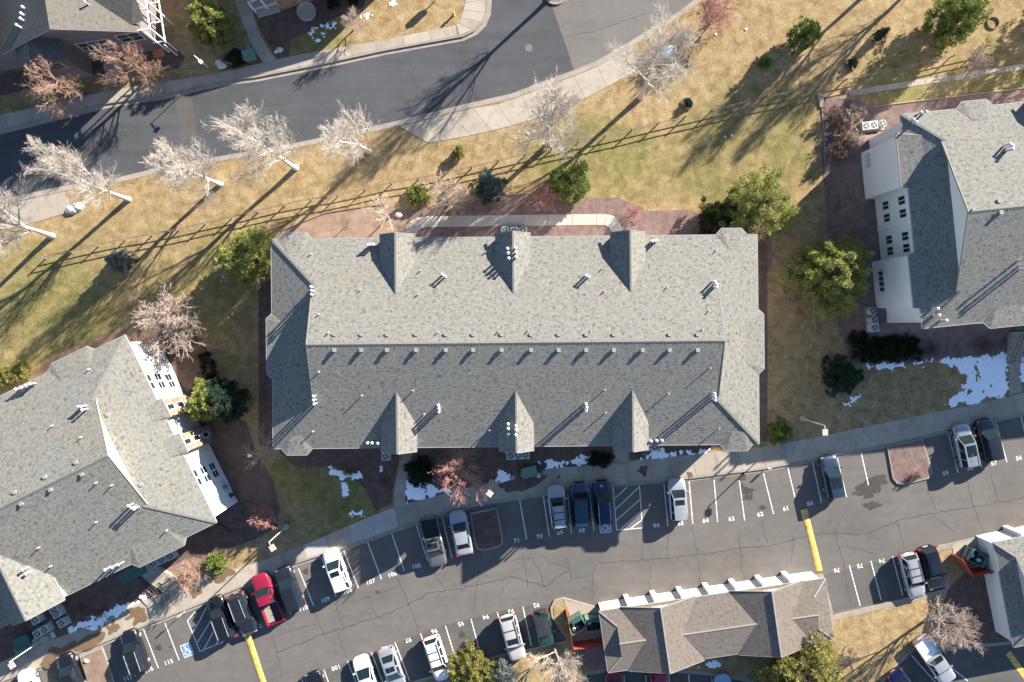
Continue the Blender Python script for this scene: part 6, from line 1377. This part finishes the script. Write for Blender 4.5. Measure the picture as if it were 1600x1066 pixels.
# rocks
def rock(label, px, py, r, m, seed, z=.01, sx=1.3):
    rg = np.random.default_rng(seed); mb = MB(); p = P(px, py, z); n, k = 9, 5; mb.v = []
    for j in range(k):
        for i in range(n):
            a = 2 * math.pi * i / n; t = j / (k - 1); rr = r * math.cos(t * 1.35) * rg.uniform(.82, 1.15); mb.v.append((p.x + rr * math.cos(a) * sx, p.y + rr * math.sin(a), p.z - .02 + r * .85 * math.sin(t * 1.5) * rg.uniform(.9, 1.1)))
    for j in range(k - 1):
        for i in range(n): q = (i + 1) % n; mb.f.append([j * n + i, j * n + q, (j + 1) * n + q, (j + 1) * n + i])
    mb.f.append([(k - 1) * n + i for i in range(n)]); o = mb.build('boulder', m); tag(o, label, 'boulder', 'landscape boulders')
for i, a in enumerate((('pale boulder left of the pair at the short pavement end', 113, 328, .5, 'rock_pale'), ('pale boulder right of the pair at the short pavement end', 121.5, 323.5, .52, 'rock_pale'), ('white rock left of the house path, upper', 342, 98, .35, 'rock_pale'), ('long white rock at left end of the rock bed', 347, 103, .4, 'rock_pale'), ('greenish rock beside the juniper in the rock bed', 358, 97, .28, 'rock_brown'), ('white rock right of the house path', 437, 78, .3, 'rock_pale'),
                       ('small white rock right of the house path', 432, 81, .2, 'rock_pale'), ('small rock near the top of the rock bed', 377, 77, .25, 'rock_brown'), ('brown rock near the top right of the rock bed', 388, 76, .32, 'rock_brown'), ('white rock near the round lamp base, upper', 82, 989, .2, 'rock_pale'), ('white rock near the round lamp base, lower', 83.5, 993.5, .22, 'rock_pale'), ('white rock in the tan gravel by thin tree', 623, 336, .32, 'rock_pale'), ('white stone by thin bare tree near left block', 396, 724, .2, 'rock_pale'), ('pale stone on the kerbed island at bottom left', 135, 1033, .24, 'rock_pale'))):
    rock(a[0], a[1], a[2], a[3], a[4], 200 + i)
# edging rings round young trees
for i, (x, y, lb) in enumerate(((1073, 163, 'dark edging ring holding a young shrub near the fence'), (1330, 101, 'dark edging ring holding a young pine on the slope'), (1551, 36, 'empty pale edging ring near the top right corner'))):
    c = P(x, y); mb = MB()
    for k in range(20):
        a0, a1 = 2 * math.pi * k / 20, 2 * math.pi * (k + 1) / 20; mb.prism([(c.x + r * math.cos(a), c.y + r * math.sin(a)) for r, a in ((.66, a0), (.66, a1), (.58, a1), (.58, a0))], 0.0, .16)
    tag(mb.build('edging_ring', 'weathered_wood' if i == 2 else 'bark_brown'), lb, 'edging ring', 'tree edging rings')
# bin stores: red board fences, skips with bags
def skip(label, px, py, rz, sx=1.75, sy=1.35, h=1.25, z=.03, bags=7, seed=0):
    p = P(px, py, .9); p.z = z; root = thing('dumpster', label, 'dumpster', p, 'green dumpsters', rz, local=True); w = .07
    MB().box((0, 0, .1), (sx, sy, .2)).build('floor', 'green_metal', root)
    for s in (-1, 1):
        MB().box((s * (sx / 2 - w / 2), 0, h / 2 + .12), (w, sy, h)).build('side', 'utility_green', root); MB().box((0, s * (sy / 2 - w / 2), h / 2 + .12), (sx - 2 * w, w, h)).build('side', 'utility_green', root)
        MB().bar((s * (sx / 2 + .05), -sy / 2, h * .7), (s * (sx / 2 + .05), sy / 2, h * .7), .1, .12).build('lifting_bar', 'green_metal', root)
    rr = random.Random(seed)
    for k in range(bags):
        c = (rr.uniform(-.5, .5) * sx * .6, rr.uniform(-.5, .5) * sy * .6, .55 + rr.uniform(0, .35)); r = rr.uniform(.22, .36)
        mb = MB().lathe(c, [(r * .5, -.25), (r, -.08), (r * .95, .12), (r * .5, .26), (r * .1, .32)], 9); mb.build('bag', rr.choice(['bag_blue', 'bag_white', 'bin_dark', 'bag_blue', 'bin_dark']), root, smooth=True)
    MB().bar((-.3, sy / 2 - .1, h + .14), (sx / 2, sy / 2 - .1, h + .14), .5, .03).build('lid', 'green_metal', root)
skip('green dumpster standing askew left in the bin store', 900.5, 975, .52, seed=3); skip('green dumpster tight against the tan garage', 927.5, 974.5, .05, seed=4); skip('green dumpster with blue bags in the right bin store', 1524, 870, -.45, seed=5)
def board_fence(label, pts, h=1.75, m='red_fence'):
    w = PX(pts); root = thing('board_fence', label, 'fence', w[0], 'red bin store fences')
    for a, b in zip(w, w[1:]):
        d = b - a; n = max(1, round(d.length / .30)); u = d / n
        for k in range(n): MB().bar(a + u * k + u * .03 + Vector((0, 0, h / 2 + .02 + RND.uniform(-.012, .012))), a + u * (k + .97) + Vector((0, 0, h / 2 + .02)), .045, h).build('board', m, root)
        for p_ in (a, b): MB().box(p_ + Vector((0, 0, h / 2 + .03)), (.12, .12, h + .1), math.atan2(d.y, d.x)).build('post', m, root)
board_fence('red board fence round the left bin store', [(884.5, 952), (894, 1003), (924, 999), (941, 996.5)]); board_fence('red board fence round the right bin store', [(1487, 866), (1505, 891), (1530, 886), (1546, 883)])
# iron handrails on the steps
def handrail(label, pts, h=.9):
    w = PX(pts); root = thing('handrail', label, 'handrail', w[0], 'black iron handrails')
    for i, p in enumerate(w): MB().tube(p + Vector((0, 0, 0)), p + Vector((0, 0, h)), .025, n=6).build('post', 'iron_black', root)
    for a, b in zip(w, w[1:]):
        for zz in (h * .5, h): MB().tube(a + Vector((0, 0, zz)), b + Vector((0, 0, zz)), .03, n=6).build('rail', 'iron_black', root)
handrail('black iron handrail along left side of curved steps', [(215, 888), (222, 898), (232, 908), (243, 916), (252, 925), (257, 938), (258, 946)]); handrail('black iron handrail along right side of curved steps', [(252, 908), (262, 915), (266, 924), (268, 934)])
walk_q('entrance_path', [(P(a, b), P(c, d)) for a, b, c, d in ((1576, 566, 1594, 563), (1577, 580, 1594, 578), (1577, 594, 1595, 592), (1577, 618, 1596, 612))])
est = thing('entrance_steps', 'concrete steps with black rails climbing to the right block entrance', 'steps', P(1583, 545))
for k in range(9):
    y0_ = 567 - 5.4 * k; MB().prism([P(1573.5, y0_ + .5), P(1592, y0_ - 1.5), P(1592, y0_ - 6.8), P(1573.5, y0_ - 4.8)], 0.0, .17 + .17 * k).build('step', 'walk_concrete', est)
for x in (1573, 1592.5):
    a_, b_ = P(x, 566), P(x, 522); b_.z = 1.55
    for p_ in (a_, b_): MB().tube(p_, p_ + Vector((0, 0, .95)), .025, n=6).build('rail_post', 'iron_black', est)
    for zz in (.5, .95): MB().tube(a_ + Vector((0, 0, zz)), b_ + Vector((0, 0, zz)), .028, n=6).build('handrail', 'iron_black', est)
# hydrant, mailbox, small posts
def hydrant(px, py):
    p = P(px, py); r = thing('fire_hydrant', 'yellow fire hydrant on the golden lawn corner', 'hydrant', p); MB().lathe(p, [(.16, 0), (.16, .05), (.11, .06), (.11, .55), (.15, .57), (.13, .68), (.04, .76)], 12).build('barrel', 'paint_yellow', r)
    for s in (-1, 1): MB().tube(p + Vector((s * .1, 0, .45)), p + Vector((s * .2, 0, .45)), .055, n=8).build('outlet', 'paint_yellow', r)
hydrant(709, 24)
def mailbox(px, py):
    p = P(px, py); r = thing('mailbox_unit', 'grey cluster mailbox at the top edge lawn', 'mailbox', p); MB().tube(p, p + Vector((0, 0, .7)), .06, n=8).build('post', 'galvanised', r); MB().box(p + Vector((0, 0, 1.1)), (.8, .45, .85), .3).build('cabinet', 'galvanised', r)
mailbox(680, 2)
def sign(label, px, py, h, rz, m='vent_white'):
    p = P(px, py); r = thing('sign_post', label, 'sign', p, 'small signs'); MB().tube(p - Vector((0, 0, .02)), p + Vector((0, 0, h)), .035, n=6).build('post', 'galvanised', r); MB().box(p + Vector((0, .045, h - .22)), (.32, .03, .46), rz).build('plate', m, r)
sign('small sign on a post by the left accessible bay', 289, 955, 1.6, .35); sign('small sign on a post at the head of the shaded accessible bay', 937, 755, 1.6, .1); sign('short marker post left of the kerbed sunny island', 1199, 731, .8, .1)
# valve covers and stakes on the lawns
for i, (x, y, lb) in enumerate(((1133, 214, 'pale valve cover on the lawn below the fence, left'), (1143, 212, 'pale valve cover on the lawn below the fence, right'), (825, 209, 'pale valve cover on the strip by pale tree'), (336, 405, 'pale valve cover left of the large round pine'), (1118, 54, 'pale valve cover under the red shrub'), (485, 49, 'teal valve cover in the top house lawn'), (1165, 46, 'pale valve cover on the golden slope'))):
    o = MB().lathe(P(x, y), [(.15, 0), (.15, .05), (.12, .07)], 12).build('valve_cover', 'ac_casing' if i != 5 else 'utility_green'); tag(o, lb, 'valve cover', 'irrigation valve covers')

def hose(label, pts, r=.06):
    w = PX(pts); mb = MB()
    for a, b in zip(w, w[1:]): mb.tube(a + Vector((0, 0, r + .012)), b + Vector((0, 0, r + .012)), r, n=7)
    tag(mb.build('drain_pipe', 'iron_black'), label, 'drain pipe', 'black drain pipes')
hose('black drain pipe on the mulch beside the clipped oval hedge', [(292, 617), (299, 609), (304, 599), (311, 582)]); hose('black drain pipe at the south east corner of left block', [(340, 818), (352, 823), (363, 831)])
